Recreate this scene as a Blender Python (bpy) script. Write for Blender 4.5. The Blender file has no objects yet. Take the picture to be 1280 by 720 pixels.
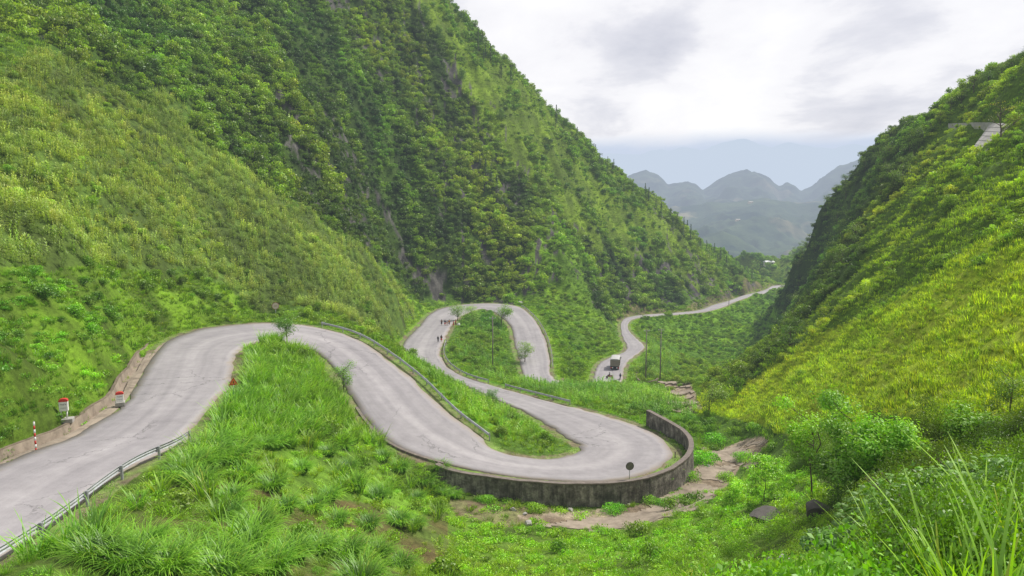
QA, QR = 1100, 950
CLOUD_LOC = (0.4, 1.9, 0.0)
import bpy, bmesh, math, random
import numpy as np
from mathutils import Vector, Matrix
rng = np.random.default_rng(7)
random.seed(7)
PI = math.pi
scene = bpy.context.scene
COL = scene.collection

# ------------------------------------------------------------------ camera
F = 930.0                      # focal length in units of a 1280-wide frame
PITCH = math.atan(110.0 / F)
CP, SP = math.cos(PITCH), math.sin(PITCH)
cam_data = bpy.data.cameras.new('camera')
cam = bpy.data.objects.new('camera', cam_data)
COL.objects.link(cam)
cam_data.sensor_width = 36.0
cam_data.lens = 36.0 * F / 1280.0
cam_data.clip_start = 0.1
cam_data.clip_end = 20000
cam.location = (0, 0, 0)
cam.rotation_euler = (PI / 2 - PITCH, 0, 0)
scene.camera = cam


def ray(px, py):
    xc = (px - 640.0) / F
    yc = (360.0 - py) / F
    return xc, CP + yc * SP, -SP + yc * CP


def at(px, py, Y):
    x, y, z = ray(px, py)
    t = Y / y
    return (x * t, Y, z * t)


def onz(px, py, z):
    x, y, zz = ray(px, py)
    t = z / zz
    return (x * t, y * t, z)


def proj(X, Y, Z):
    d = Y * CP - Z * SP
    u = Y * SP + Z * CP
    d = np.where(d < 0.05, 0.05, d)
    return 640.0 + F * X / d, 360.0 - F * u / d


# ------------------------------------------------------------------ noise
def _hash(ix, iy, seed):
    n = (ix.astype(np.int64) * 374761393 + iy.astype(np.int64) * 668265263 + seed * 974634777) & 0x7fffffff
    n = ((n ^ (n >> 13)) * 1274126177) & 0x7fffffff
    return ((n ^ (n >> 16)) & 0xffff) / 65535.0


def vnoise(x, y, seed=0):
    x = np.asarray(x, float); y = np.asarray(y, float)
    ix = np.floor(x); iy = np.floor(y)
    fx = x - ix; fy = y - iy
    fx = fx * fx * fx * (fx * (fx * 6 - 15) + 10); fy = fy * fy * fy * (fy * (fy * 6 - 15) + 10)
    a = _hash(ix, iy, seed); b = _hash(ix + 1, iy, seed)
    c = _hash(ix, iy + 1, seed); d = _hash(ix + 1, iy + 1, seed)
    return (a * (1 - fx) + b * fx) * (1 - fy) + (c * (1 - fx) + d * fx) * fy


def fbm(x, y, seed=0, octv=4):
    s = 0.0; a = 0.5; t = 0.0
    for k in range(octv):
        s = s + a * vnoise(x * 2 ** k + 17.3 * k, y * 2 ** k - 9.1 * k, seed + k)
        t += a; a *= 0.5
    return s / t          # 0..1


# ------------------------------------------------------------------ the road: pairs of edge points (left/outer, right/inner, height)
PAIRS = [
    ((0, 583), (163, 583), -15.2), ((60, 558), (222, 557), -15.6), ((110, 535), (238, 540), -16.0),
    ((150, 507), (258, 515), -16.3), ((168, 483), (284, 485), -16.6), ((188, 450), (291, 460), -16.8),
    ((215, 422), (295, 445), -17.0), ((260, 408), (305, 437), -17.2), ((330, 402.5), (322, 431), -17.5),
    ((380, 405), (350, 428), -17.8), ((430, 418), (385, 432), -18.7), ((470, 440), (415, 455), -19.8),
    ((520, 480), (445, 500), -21.4), ((564, 519), (463, 532), -22.9), ((600, 541), (496, 562), -24.0),
    ((628, 558), (556, 583), -24.9), ((665, 568), (620, 597), -25.8), ((699, 570.5), (690, 603), -26.5),
    ((718, 566), (770, 601), -26.9), ((727, 559), (822, 586), -27.2), ((722, 551), (840, 562), -27.5),
    ((706, 544), (815, 541), -27.9), ((684, 530), (759, 520), -28.6), ((650, 511), (705, 507), -29.4),
    ((615, 496), (660, 495), -30.2), ((580, 480), (615, 483), -31.2), ((545, 466), (577, 471), -32.0),
    ((515, 455), (556, 456), -32.6), ((500, 442), (550, 440), -33.2), ((507, 425), (555, 425), -33.8),
    ((525, 407), (563, 410), -34.2), ((540, 390), (575, 396), -34.6), ((560, 383), (590, 390), -34.9),
    ((590, 379.7), (603, 386), -35.1), ((620, 379.5), (615, 388), -35.3), ((645, 383), (624, 393), -35.6),
    ((662, 393), (634, 401), -36.0), ((675, 410), (641, 415), -36.7), ((683, 430), (644, 433), -37.4),
    ((687, 450), (650, 452), -38.2), ((690, 470), (655, 472), -39.0), ((695, 478), (667, 491), -39.8),
    ((708, 482), (700, 503), -40.6), ((725, 481), (735, 503), -41.3),
    ((740, 475), (768, 490), -42.0), ((743, 466), (778, 471), -42.6), ((748, 455), (781, 458), -43.2),
    ((760, 447.5), (789, 448), -43.8), ((777, 442), (799, 440), -44.3), ((784, 435), (806, 433), -44.9),
    ((779, 424), (799, 426), -45.5), ((776, 412), (787, 415), -46.2), ((777, 402), (785, 405), -46.8),
    ((784, 396), (790, 400), -47.2), ((800, 393.5), (803, 397), -47.8), ((830, 391.3), (832, 395), -48.5),
    ((850, 390), (853, 393.5), -49.2), ((875, 387), (877, 391), -50.0), ((890, 381), (902, 385), -51.0),
    ((912, 375.3), (917, 378.2), -52.0), ((930, 368.5), (934, 372.5), -53.2), ((950, 364), (952, 368.5), -54.3),
    ((960, 360.5), (969, 363.5), -55.0), ((966, 357), (976, 359), -56.0), ((985, 355.7), (987, 358.2), -57.0),
    ((1015, 355.5), (1017, 358.2), -58.0)]
LE = [(-29.5, 8, -13.6), (-29, 22, -14.3), (-28.7, 32, -14.8)] + [onz(*p[0], p[2]) for p in PAIRS]
RE = [(-21.5, 8, -13.6), (-21.3, 22, -14.3), (-21.1, 32, -14.8)] + [onz(*p[1], p[2]) for p in PAIRS]
LE = np.array(LE); RE = np.array(RE)


def catmull(P, n=8):
    P = np.asarray(P, float)
    Q = np.vstack([2 * P[0] - P[1], P, 2 * P[-1] - P[-2]])
    out = []
    for i in range(1, len(Q) - 2):
        p0, p1, p2, p3 = Q[i - 1], Q[i], Q[i + 1], Q[i + 2]
        # centripetal-ish: chordal tangents, avoids loops on uneven spacing
        d1 = max(np.linalg.norm(p2 - p1), 1e-6)
        d0 = max(np.linalg.norm(p1 - p0), 1e-6); d2 = max(np.linalg.norm(p3 - p2), 1e-6)
        m1 = ((p1 - p0) / d0 * d1 + (p2 - p1) / d1 * d0) / (d0 + d1) * d1
        m2 = ((p2 - p1) / d1 * d2 + (p3 - p2) / d2 * d1) / (d1 + d2) * d1
        for k in range(n):
            t = k / n
            out.append((2 * t**3 - 3 * t**2 + 1) * p1 + (t**3 - 2 * t**2 + t) * m1 + (-2 * t**3 + 3 * t**2) * p2 + (t**3 - t**2) * m2)
    out.append(P[-1])
    return np.array(out)


def smooth(P, it=2):
    P = P.copy()
    for _ in range(it):
        P[1:-1] = 0.25 * P[:-2] + 0.5 * P[1:-1] + 0.25 * P[2:]
    return P


LS = smooth(catmull(LE, 8), 6); RS = smooth(catmull(RE, 8), 6)
CS = (LS + RS) / 2
CS[:, 2] = smooth(CS, 40)[:, 2]


def level_edge(P):
    P = P.copy()
    for k in range(len(P)):
        lo, hi = max(0, k - 16), min(len(CS), k + 17)
        d = np.hypot(CS[lo:hi, 0] - P[k, 0], CS[lo:hi, 1] - P[k, 1])
        w = np.exp(-((d - d.min()) / 1.5) ** 2)
        P[k, 2] = (w * CS[lo:hi, 2]).sum() / w.sum()
    P[:, 2] = smooth(P, 10)[:, 2]
    return P


LS = level_edge(LS); RS = level_edge(RS)
HW = np.linalg.norm((LS - RS)[:, :2], axis=1) / 2

# ------------------------------------------------------------------ terrain control points
G = []
for (px, py, Y) in [
    # bank and cornfield on the left
    (0, 500, 44.5), (0, 430, 50), (0, 330, 64), (0, 250, 80), (0, 150, 105), (0, 60, 135), (100, 490, 56), (100, 400, 65), (100, 300, 82),
    (100, 200, 106), (100, 100, 145), (180, 425, 84), (200, 395, 95), (200, 300, 112), (200, 200, 140), (200, 140, 163), (300, 393, 114), (300, 300, 135), (300, 210, 168),
    (380, 393, 118), (380, 300, 152), (450, 402, 124), (450, 350, 160), (450, 310, 187), (500, 410, 150), (500, 370, 188), (525, 390, 205),
    # gully line
    (400, 262, 190), (480, 335, 212), (528, 376, 240), (100, 62, 160), (0, 38, 148),
    # forest face
    (0, -60, 178), (100, 0, 182), (200, 60, 186), (200, 0, 214), (300, 100, 202), (300, 0, 252), (400, 150, 226), (400, 60, 262), (400, 0, 290),
    (500, 300, 250), (500, 200, 268), (500, 100, 300), (500, 0, 325), (560, 372, 252), (560, 330, 258), (610, 372, 256), (600, 300, 272), (600, 200, 302), (600, 110, 335),
    (655, 370, 262), (700, 430, 203), (700, 385, 248), (700, 300, 288), (700, 210, 343), (725, 445, 205), (740, 405, 245), (760, 380, 280), (760, 300, 328), (760, 240, 365),
    (800, 385, 318), (800, 350, 337), (800, 300, 362), (850, 383, 338), (850, 350, 362), (850, 300, 396), (880, 378, 360), (900, 350, 412), (900, 330, 432), (935, 352, 465),
    # silhouette of the big slope
    (538, 10, 345), (582, 53, 352), (636, 99, 362), (692, 153, 374), (740, 192, 386), (780, 227, 402), (830, 266, 422), (880, 305, 446), (920, 333, 466), (948, 352, 485),
    (480, -100, 335), (400, -150, 330), (200, -150, 262), (0, -160, 215), (-150, 0, 150), (-150, 200, 84), (-150, 400, 48), (-150, 500, 40),
    # meadow beyond
    (955, 352, 520), (965, 340, 570), (950, 330, 600), (920, 322, 600), (985, 326, 650), (1000, 345, 560),
    # valley under the far road
    (830, 440, 232), (850, 420, 284), (850, 450, 238), (870, 402, 312), (900, 420, 300), (920, 402, 338), (940, 392, 378), (955, 384, 415), (975, 385, 400), (985, 372, 460), (830, 470, 188), (800, 465, 182),
    # corn ridge hiding the road
    (670, 484, 124), (700, 489, 126), (730, 490, 128), (760, 490, 130), (800, 497, 124), (820, 512, 112), (780, 520, 108), (760, 480, 140),
    # stream bed
    (850, 500, 137), (870, 475, 175), (900, 455, 222), (925, 440, 275), (945, 415, 380), (960, 400, 450), (905, 535, 104), (885, 565, 88), (860, 598, 80), (930, 560, 92), (955, 545, 92),
    # right hillside
    (920, 500, 125), (960, 440, 208), (920, 470, 170), (950, 500, 112), (1000, 480, 104), (1000, 530, 76), (1100, 540, 50), (1100, 450, 78), (1100, 400, 95), (1100, 350, 118), (1100, 300, 148),
    (1100, 250, 185), (1100, 205, 225), (1000, 400, 180), (1050, 300, 210), (1040, 350, 165), (1032, 340, 238), (1280, 540, 29), (1280, 450, 42), (1280, 400, 52), (1280, 300, 76), (1280, 220, 104), (1280, 165, 132),
    (1200, 500, 45), (1200, 400, 68), (1200, 300, 98), (1200, 220, 138), (1200, 175, 165),
    (1155, 163, 205), (1235, 158, 156), (1200, 158, 178), (1280, 152, 140),
    (1280, 110, 152), (1280, 72, 172), (1200, 122, 205), (1158, 160, 232), (1400, 0, 150), (1400, 150, 100), (1400, 300, 55), (1400, 500, 26),
    (1130, 187, 240), (1080, 211, 258), (1052, 236, 268), (1025, 266, 280), (1004, 312, 288), (1016, 352, 285), (1004, 400, 272), (985, 428, 262), (976, 370, 292), (968, 402, 286),
    # inside of the first bend: the grassy spur, the slopes below it
    (350, 470, 76), (330, 520, 60), (400, 500, 74), (300, 560, 47), (400, 560, 58), (150, 640, 32), (300, 640, 35), (450, 600, 56), (520, 615, 63), (450, 680, 41), (600, 655, 60), (500, 565, 70.5),
    (560, 610, 67), (630, 626, 67), (700, 632, 67.5), (790, 624, 71), (845, 600, 78), (700, 655, 62), (770, 652, 63), (700, 690, 52), (700, 720, 44), (850, 650, 60), (850, 720, 36), (950, 620, 58), (900, 610, 72),
    (1000, 600, 47), (1000, 720, 23), (1100, 600, 33), (1100, 720, 14.5), (1280, 720, 6), (1280, 620, 16), (1180, 650, 17), (1200, 600, 23), (500, 720, 32), (300, 720, 25), (100, 720, 22), (0, 720, 21),
    # medians
    (640, 540, 83), (560, 490, 100), (600, 440, 178), (610, 410, 210), (620, 465, 152)]:
    G.append(at(px, py, Y))
G += [(0, 0, -1.7), (0, -6, -1.0), (-8, 2, -4.5), (8, 2, -1.2), (0, 10, -6.5), (0, 20, -11.8), (-15, 10, -10.5), (-15, -6, -8), (15, -6, -1), (-30, -6, -12.8), (20, 8, -1.5), (-45, 5, -2), (-45, -6, -2), (-10, 20, -12.3), (10, 20, -10)]
# behind the ridges the land falls away again
for (px, py, Y) in [(560, 0, 345), (650, 88, 362), (740, 181, 386), (830, 256, 422), (920, 326, 466)]:
    x, y, z = at(px, py, Y)
    G.append((x + 25, y + 75, z - 35)); G.append((x + 50, y + 160, z - 80))
for (px, py, Y) in [(1280, 57, 172), (1158, 148, 232), (1080, 192, 258), (1020, 243, 280), (985, 292, 288), (978, 340, 285)]:
    x, y, z = at(px, py, Y)
    G.append((x + 28, y + 50, z - 22)); G.append((x + 30, y + 130, z - 60))
G += [(300, 500, -70), (180, 560, -75), (60, 640, -75), (-50, 640, -60), (-250, 400, 90), (-250, 600, 20), (-120, 520, 20), (400, 300, -20), (260, 150, 15), (420, 600, -80)]
idx = list(range(1, len(CS), 5))
for i in idx:
    G.append(tuple(LS[i])); G.append(tuple(RS[i]))
G = np.array(G)


class TPS:
    def __init__(s, P, lam=0.02):
        s.c = P[:, :2] / 100.0
        n = len(P)
        K = s.k(s.c, s.c) + lam * 0.01 * np.eye(n)
        A = np.zeros((n + 3, n + 3)); A[:n, :n] = K
        A[:n, n] = 1; A[:n, n + 1:] = s.c; A[n:, :n] = A[:n, n:].T
        b = np.zeros(n + 3); b[:n] = P[:, 2]
        s.w = np.linalg.solve(A, b)

    def k(s, a, b):
        d2 = ((a[:, None, :] - b[None, :, :]) ** 2).sum(-1) + 1e-12
        return 0.5 * d2 * np.log(d2)

    def __call__(s, x, y):
        x = np.asarray(x, float).ravel() / 100; y = np.asarray(y, float).ravel() / 100
        out = np.empty(len(x)); n = len(s.c)
        for i in range(0, len(x), 20000):
            q = np.stack([x[i:i + 20000], y[i:i + 20000]], 1)
            out[i:i + 20000] = s.k(q, s.c) @ s.w[:n] + s.w[n] + q @ s.w[n + 1:]
        return out


tps = TPS(G)


def inpoly(px, py, poly):
    poly = np.asarray(poly, float); n = len(poly)
    inside = np.zeros(np.shape(px), bool); j = n - 1
    for i in range(n):
        xi, yi = poly[i]; xj, yj = poly[j]
        c = ((yi > py) != (yj > py)) & (px < (xj - xi) * (py - yi) / (yj - yi + 1e-12) + xi)
        inside ^= c; j = i
    return inside


def road_dist(x, y):
    """signed distance outside the road ribbon (negative inside), road height there, side (+1 = left edge side), index along the road"""
    x = np.asarray(x, float).ravel(); y = np.asarray(y, float).ravel(); n = len(CS) - 1; R = 22.0
    best = np.full(len(x), 1e9); bz = np.zeros(len(x)); bi = np.zeros(len(x), int)
    ed = [np.full(len(x), 1e9), np.full(len(x), 1e9)]; ins = np.zeros(len(x), bool)
    for i in range(n):
        Q = np.array([LS[i], LS[i + 1], RS[i + 1], RS[i]])
        j = np.nonzero((x > Q[:, 0].min() - R) & (x < Q[:, 0].max() + R) & (y > Q[:, 1].min() - R) & (y < Q[:, 1].max() + R))[0]
        if len(j) == 0: continue
        X = x[j]; Y = y[j]
        for w, P in ((0, CS), (1, LS), (2, RS)):
            a = P[i]; b = P[i + 1]; d = b - a; L2 = max(d[0] ** 2 + d[1] ** 2, 1e-9)
            t = np.clip(((X - a[0]) * d[0] + (Y - a[1]) * d[1]) / L2, 0, 1)
            q = np.hypot(X - a[0] - t * d[0], Y - a[1] - t * d[1])
            if w == 0:
                k = q < best[j]; jj = j[k]
                best[jj] = q[k]; bz[jj] = (a[2] + t * d[2])[k]; bi[jj] = i
            else:
                ed[w - 1][j] = np.minimum(ed[w - 1][j], q)
        ins[j] |= inpoly(X, Y, Q[:, :2])
    dist = np.minimum(ed[0], ed[1])
    return np.where(ins, -dist, dist), bz, np.where(ed[0] < ed[1], 1.0, -1.0), bi


def sstep(a, b, x):
    t = np.clip((x - a) / (b - a), 0, 1)
    return t * t * (3 - 2 * t)


# retaining wall round the outside of the lower bend: inner top edge
WT = catmull([onz(*p) for p in [(548, 580, -24.55), (554, 583, -24.65), (620, 596.5, -25.5), (690, 603, -26.2), (770, 602, -26.5), (815, 594, -26.6), (842, 582, -26.5),
              (857, 569, -26.3), (861.5, 554, -26.2), (854, 541, -26.2), (835, 528, -26.3), (808, 514, -26.4)]], 8)
wi0 = int(np.argmin(np.hypot(*(RS[:, :2] - WT[0, :2]).T)))
wi1 = int(np.argmin(np.hypot(*(RS[:, :2] - WT[-1, :2]).T)))
WPOLY = [tuple(p[:2]) for p in WT] + [tuple(LS[k, :2]) for k in range(wi1, wi0 - 1, -1)]


def wall_dist(x, y):
    best = np.full(len(x), 1e9); wt = np.zeros(len(x)); n = len(WT) - 1
    for i in range(n):
        a = WT[i]; b = WT[i + 1]; d = b - a; L2 = d[0] ** 2 + d[1] ** 2
        t = np.clip(((x - a[0]) * d[0] + (y - a[1]) * d[1]) / L2, 0, 1)
        q = np.hypot(x - a[0] - t * d[0], y - a[1] - t * d[1]); k = q < best
        best[k] = q[k]; wt[k] = ((i + t) / n)[k]
    return best, wt


# ------------------------------------------------------------------ polar height grid
NA, NR = QA, QR
A0, A1 = math.radians(-56), math.radians(56)
OY = -7.0                                   # centre of the fan, behind the camera
ang = np.linspace(A0, A1, NA)
rad = 3.0 * (700.0 / 3.0) ** (np.linspace(0, 1, NR))
AA, RR = np.meshgrid(ang, rad)              # (NR,NA)
TX = (RR * np.sin(AA)).ravel(); TY = (OY + RR * np.cos(AA)).ravel()
# smooth surface on a coarse grid first, then interpolated up
CA, CR = 260, 240
cang = np.linspace(A0, A1, CA); crad = np.linspace(0, 1, CR)
ca, cr = np.meshgrid(cang, 3.0 * (700.0 / 3.0) ** crad)
cz = tps(cr * np.sin(ca), OY + cr * np.cos(ca)).reshape(CR, CA)


def bil(grid, fx, fy):
    h, w = grid.shape
    fx = np.clip(fx, 0, w - 1.001); fy = np.clip(fy, 0, h - 1.001)
    ix = fx.astype(int); iy = fy.astype(int); u = fx - ix; v = fy - iy
    return (grid[iy, ix] * (1 - u) + grid[iy, ix + 1] * u) * (1 - v) + (grid[iy + 1, ix] * (1 - u) + grid[iy + 1, ix + 1] * u) * v


def gridco(x, y, na, nr):
    r = np.hypot(x, y - OY); a = np.arctan2(x, y - OY)
    return (a - A0) / (A1 - A0) * (na - 1), np.log(np.maximum(r, 3.0) / 3.0) / math.log(700 / 3.0) * (nr - 1)


def base_z(x, y):
    return bil(cz, *gridco(x, y, CA, CR))


Z0 = base_z(TX, TY)
RD, RZ, RSIDE, RI = road_dist(TX, TY)
PX, PY = proj(TX, TY, Z0)
DIST = np.hypot(TX, TY)

# zones drawn as regions seen from the viewpoint; each keeps its own piece of ground
gully = [(-900, -300), (-900, -20), (-200, 0), (0, 38), (60, 50), (130, 95), (200, 132), (262, 172), (330, 215), (400, 262), (450, 305), (490, 335), (528, 372), (545, 376),
         (660, 374), (690, 340), (720, 372), (775, 400), (790, 392), (950, 356), (1010, 320), (1010, -600)]
M_forest = inpoly(PX, PY, gully) & (TY > 120)
M_right = (TX > 20) & (TY > 18) & (PX > 880) & ~M_forest & inpoly(PX, PY, [(870, 520), (880, 490), (925, 455), (950, 430), (975, 340), (978, 280), (1100, -100), (2600, -200), (2600, 600), (1130, 565), (1000, 555), (940, 535), (905, 525)]) & (TY < 330)
clear = sstep(1.0, 9.0, RD)
n1 = fbm(TX / 38, TY / 38, 3, 5) - 0.5
n2 = fbm(TX / 9, TY / 9, 11, 4) - 0.5
n3 = fbm(TX / 2.2, TY / 2.2, 23, 3) - 0.5
rib = np.abs(fbm(TX / 22 + TY / 60, TY / 30, 31, 4) - 0.5) * 2
amp = np.where(M_forest, 1.0, np.where(M_right, np.where((PX < 1030) & (TY > 220), 0.2, 0.8), 0.2))
# soften the change of amplitude between zones
for _ in range(6):
    g = amp.reshape(NR, NA); g2 = g.copy()
    for s in (4, 8):
        g2[s:] += g[:-s]; g2[:-s] += g[s:]; g2[:, s:] += g[:, :-s]; g2[:, :-s] += g[:, s:]
        g2[:s] += g[:s]; g2[-s:] += g[-s:]; g2[:, :s] += g[:, :s]; g2[:, -s:] += g[:, -s:]
    amp = (g2 / 9).ravel()
near = sstep(20, 200, DIST)
TZ = Z0 + clear * amp * (10.0 * n1 * near + 5.0 * n2 * (0.25 + near) + 1.2 * n3 + (0.35 - rib) * 7.0 * near) + clear * n3 * 0.35 + clear * n2 * 0.8 * sstep(5, 40, DIST)
# road bed: cut into / filled on the slope
bed = 1 - sstep(0.9, 4.2, RD)
TZ = TZ * (1 - bed) + (RZ - 0.06) * bed
# trench for the drain on the uphill side of the first stretch
DI1 = int(np.argmin(np.hypot(*(LS[:, :2] - np.array(onz(205, 430, -17.0))[:2]).T)))
dm = (RSIDE > 0) & (RI < DI1) & (RD > 0.45) & (RD < 2.0)
TZ = np.where(dm, RZ - 0.65, TZ)
# inside the ribbon always stay under the pavement
TZ = np.where(RD < 0.3, np.minimum(TZ, RZ - 0.10), TZ)
# outside the retaining wall: natural ground, low
sel = np.nonzero((TX > -25) & (TX < 45) & (TY > 45) & (TY < 115))[0]
wd, wt = wall_dist(TX[sel], TY[sel])
inw = inpoly(TX[sel], TY[sel], WPOLY)
wz = np.interp(wt, np.linspace(0, 1, len(WT)), WT[:, 2]) - np.interp(wt, [0, .08, .3, .6, .8, .93, 1], [0.8, 1.6, 2.1, 2.4, 3.1, 3.6, 3.5])
end = (wt < 0.003) | (wt > 0.997)
tz = TZ[sel]
out = (~inw) & (RD[sel] > -0.2) & (~end)
k = np.where(out, 1 - sstep(2.0, 8.0, wd), 0)
tz = wz * k + tz * (1 - k)
tz = np.where(inw & (wd < 3) & (RD[sel] > 0.2), RZ[sel] - 0.15, tz)
TZ[sel] = tz
TG = TZ.reshape(NR, NA)


def hz(x, y):
    """ground height at (x, y)"""
    x = np.atleast_1d(np.asarray(x, float)); y = np.atleast_1d(np.asarray(y, float))
    return bil(TG, *gridco(x, y, NA, NR))


def hz1(x, y):
    return float(hz(x, y)[0])


_SH = None
def hit(px, py):
    """where the line of sight through a pixel of the photograph first meets the ground"""
    x, y, z = ray(px, py)
    t = 4.0 * (690 / 4.0) ** np.linspace(0, 1, 4000) / y
    g = hz(x * t, y * t)
    k = np.nonzero(z * t <= g)[0]
    k = k[0] if len(k) else 3999
    return (x * t[k], y * t[k], float(g[k]))


PX, PY = proj(TX, TY, TZ)

# ------------------------------------------------------------------ materials
def new_mat(name):
    m = bpy.data.materials.new(name); m.use_nodes = True
    m.node_tree.nodes.clear()
    return m, m.node_tree.nodes, m.node_tree.links


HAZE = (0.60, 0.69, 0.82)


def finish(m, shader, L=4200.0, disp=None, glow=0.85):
    """haze painted into the surface: glowing blue mixed in with distance from the origin"""
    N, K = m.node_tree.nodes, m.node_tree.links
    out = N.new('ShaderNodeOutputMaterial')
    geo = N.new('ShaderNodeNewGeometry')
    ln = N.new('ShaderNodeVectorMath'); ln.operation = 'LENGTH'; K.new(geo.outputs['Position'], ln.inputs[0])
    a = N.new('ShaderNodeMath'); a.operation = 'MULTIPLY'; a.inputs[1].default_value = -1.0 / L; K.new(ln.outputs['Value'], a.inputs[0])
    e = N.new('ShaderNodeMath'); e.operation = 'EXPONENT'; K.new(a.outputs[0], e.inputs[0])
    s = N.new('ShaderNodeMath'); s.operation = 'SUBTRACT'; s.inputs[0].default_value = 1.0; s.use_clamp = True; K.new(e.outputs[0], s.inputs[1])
    em = N.new('ShaderNodeEmission'); em.inputs[0].default_value = (*HAZE, 1); em.inputs[1].default_value = glow  # haze colour glows from the surface itself, no air volume
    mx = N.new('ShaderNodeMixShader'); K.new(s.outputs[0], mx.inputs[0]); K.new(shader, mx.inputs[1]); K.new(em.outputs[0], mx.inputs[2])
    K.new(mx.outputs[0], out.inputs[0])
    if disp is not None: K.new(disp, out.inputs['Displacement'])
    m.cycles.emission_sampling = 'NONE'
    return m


def noise_node(N, K, vec, scale, detail=4, rough=0.6):
    n = N.new('ShaderNodeTexNoise'); n.inputs['Scale'].default_value = scale; n.inputs['Detail'].default_value = detail
    n.inputs['Roughness'].default_value = rough
    if vec is not None: K.new(vec, n.inputs['Vector'])
    return n


def ramp(N, K, fac, stops):
    r = N.new('ShaderNodeValToRGB'); K.new(fac, r.inputs[0])
    el = r.color_ramp.elements
    while len(el) > len(stops): el.remove(el[-1])
    while len(el) < len(stops): el.new(0.5)
    for e, (p, c) in zip(el, stops):
        e.position = p; e.color = (*c, 1) if len(c) == 3 else c
    return r


def mixc(N, K, fac, a, b, mode='MIX'):
    n = N.new('ShaderNodeMix'); n.data_type = 'RGBA'; n.blend_type = mode
    for sock, v in ((n.inputs[0], fac), (n.inputs[6], a), (n.inputs[7], b)):
        if hasattr(v, 'is_output'): K.new(v, sock)
        elif isinstance(v, (int, float)): sock.default_value = v
        else: sock.default_value = (*v, 1)
    return n.outputs[2]


def plain(name, color, rough=0.6, metal=0.0, var=0.25, scale=6.0, bump=0.0, dirt=None, dirt_amt=0.5):
    """an everyday painted / weathered surface with colour variation and grime"""
    m, N, K = new_mat(name)
    tc = N.new('ShaderNodeTexCoord')
    nz = noise_node(N, K, tc.outputs['Object'], scale, 6, 0.65)
    c = mixc(N, K, nz.outputs['Fac'], tuple(v * (1 - var) for v in color), tuple(min(1, v * (1 + var)) for v in color))
    if dirt is not None:
        n2 = noise_node(N, K, tc.outputs['Object'], scale * 0.6, 8, 0.75)
        r = ramp(N, K, n2.outputs['Fac'], [(0.42, (0, 0, 0)), (0.66, (dirt_amt,) * 3)])
        c = mixc(N, K, r.outputs[0], c, dirt)
    p = N.new('ShaderNodeBsdfPrincipled'); K.new(c, p.inputs['Base Color'])
    p.inputs['Roughness'].default_value = rough; p.inputs['Metallic'].default_value = metal
    if bump:
        b = N.new('ShaderNodeBump'); b.inputs['Strength'].default_value = bump; b.inputs['Distance'].default_value = 0.05
        K.new(nz.outputs['Fac'], b.inputs['Height']); K.new(b.outputs[0], p.inputs['Normal'])
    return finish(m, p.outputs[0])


def leaf_mat(name, trans=0.35, hi=(1.15, 1.12, 0.9)):
    """foliage: tint comes with each plant, variation and painted shade with each leaf"""
    m, N, K = new_mat(name)
    t = N.new('ShaderNodeAttribute'); t.attribute_type = 'INSTANCER'; t.attribute_name = 'tint'
    lv = N.new('ShaderNodeAttribute'); lv.attribute_type = 'GEOMETRY'; lv.attribute_name = 'leafcol'
    to = N.new('ShaderNodeAttribute'); to.attribute_type = 'OBJECT'; to.attribute_name = 'tint'
    tt = mixc(N, K, 1.0, t.outputs['Color'], to.outputs['Color'], 'LIGHTEN')
    tt = mixc(N, K, 1.0, tt, (2.0, 2.0, 1.05), 'MULTIPLY')
    c = mixc(N, K, 1.0, tt, lv.outputs['Color'], 'MULTIPLY')
    geo = N.new('ShaderNodeNewGeometry')
    nz = noise_node(N, K, geo.outputs['Position'], 0.35, 3, 0.6)
    r = ramp(N, K, nz.outputs['Fac'], [(0.3, (0.72, 0.80, 0.8)), (0.7, (1.25, 1.15, 1.0))])
    c = mixc(N, K, 1.0, c, r.outputs[0], 'MULTIPLY')
    d = N.new('ShaderNodeBsdfDiffuse'); K.new(c, d.inputs[0])
    tr = N.new('ShaderNodeBsdfTranslucent'); K.new(mixc(N, K, 1.0, c, (1.3, 1.35, 0.55), 'MULTIPLY'), tr.inputs[0])
    mx = N.new('ShaderNodeMixShader'); mx.inputs[0].default_value = trans; K.new(d.outputs[0], mx.inputs[1]); K.new(tr.outputs[0], mx.inputs[2])
    gl = N.new('ShaderNodeBsdfGlossy'); gl.inputs['Roughness'].default_value = 0.5
    m2 = N.new('ShaderNodeMixShader'); m2.inputs[0].default_value = 0.05; K.new(mx.outputs[0], m2.inputs[1]); K.new(gl.outputs[0], m2.inputs[2])
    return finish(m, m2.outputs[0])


MLEAF = leaf_mat('leaves')
MGRASS = leaf_mat('grass_blades', 0.4)
MBARK = plain('bark', (0.11, 0.085, 0.06), 0.9, var=0.4, scale=9, bump=0.5)


# ------------------------------------------------------------------ mesh from quads with a colour per face
def quad_mesh(name, V, C, mat, smooth=False):
    V = np.asarray(V, np.float32); n = len(V)
    me = bpy.data.meshes.new(name)
    me.vertices.add(n * 4); me.vertices.foreach_set('co', V.reshape(-1))
    me.loops.add(n * 4); me.loops.foreach_set('vertex_index', np.arange(n * 4, dtype=np.int32))
    me.polygons.add(n); me.polygons.foreach_set('loop_start', np.arange(0, n * 4, 4, dtype=np.int32))
    me.update(calc_edges=True)
    a = me.attributes.new('leafcol', 'FLOAT_COLOR', 'FACE')
    cc = np.ones((n, 4), np.float32); cc[:, :3] = C
    a.data.foreach_set('color', cc.ravel())
    if smooth: me.polygons.foreach_set('use_smooth', np.ones(n, bool))
    me.materials.append(mat)
    return me


def unit(v):
    return v / (np.linalg.norm(v, axis=-1, keepdims=True) + 1e-9)


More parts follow.
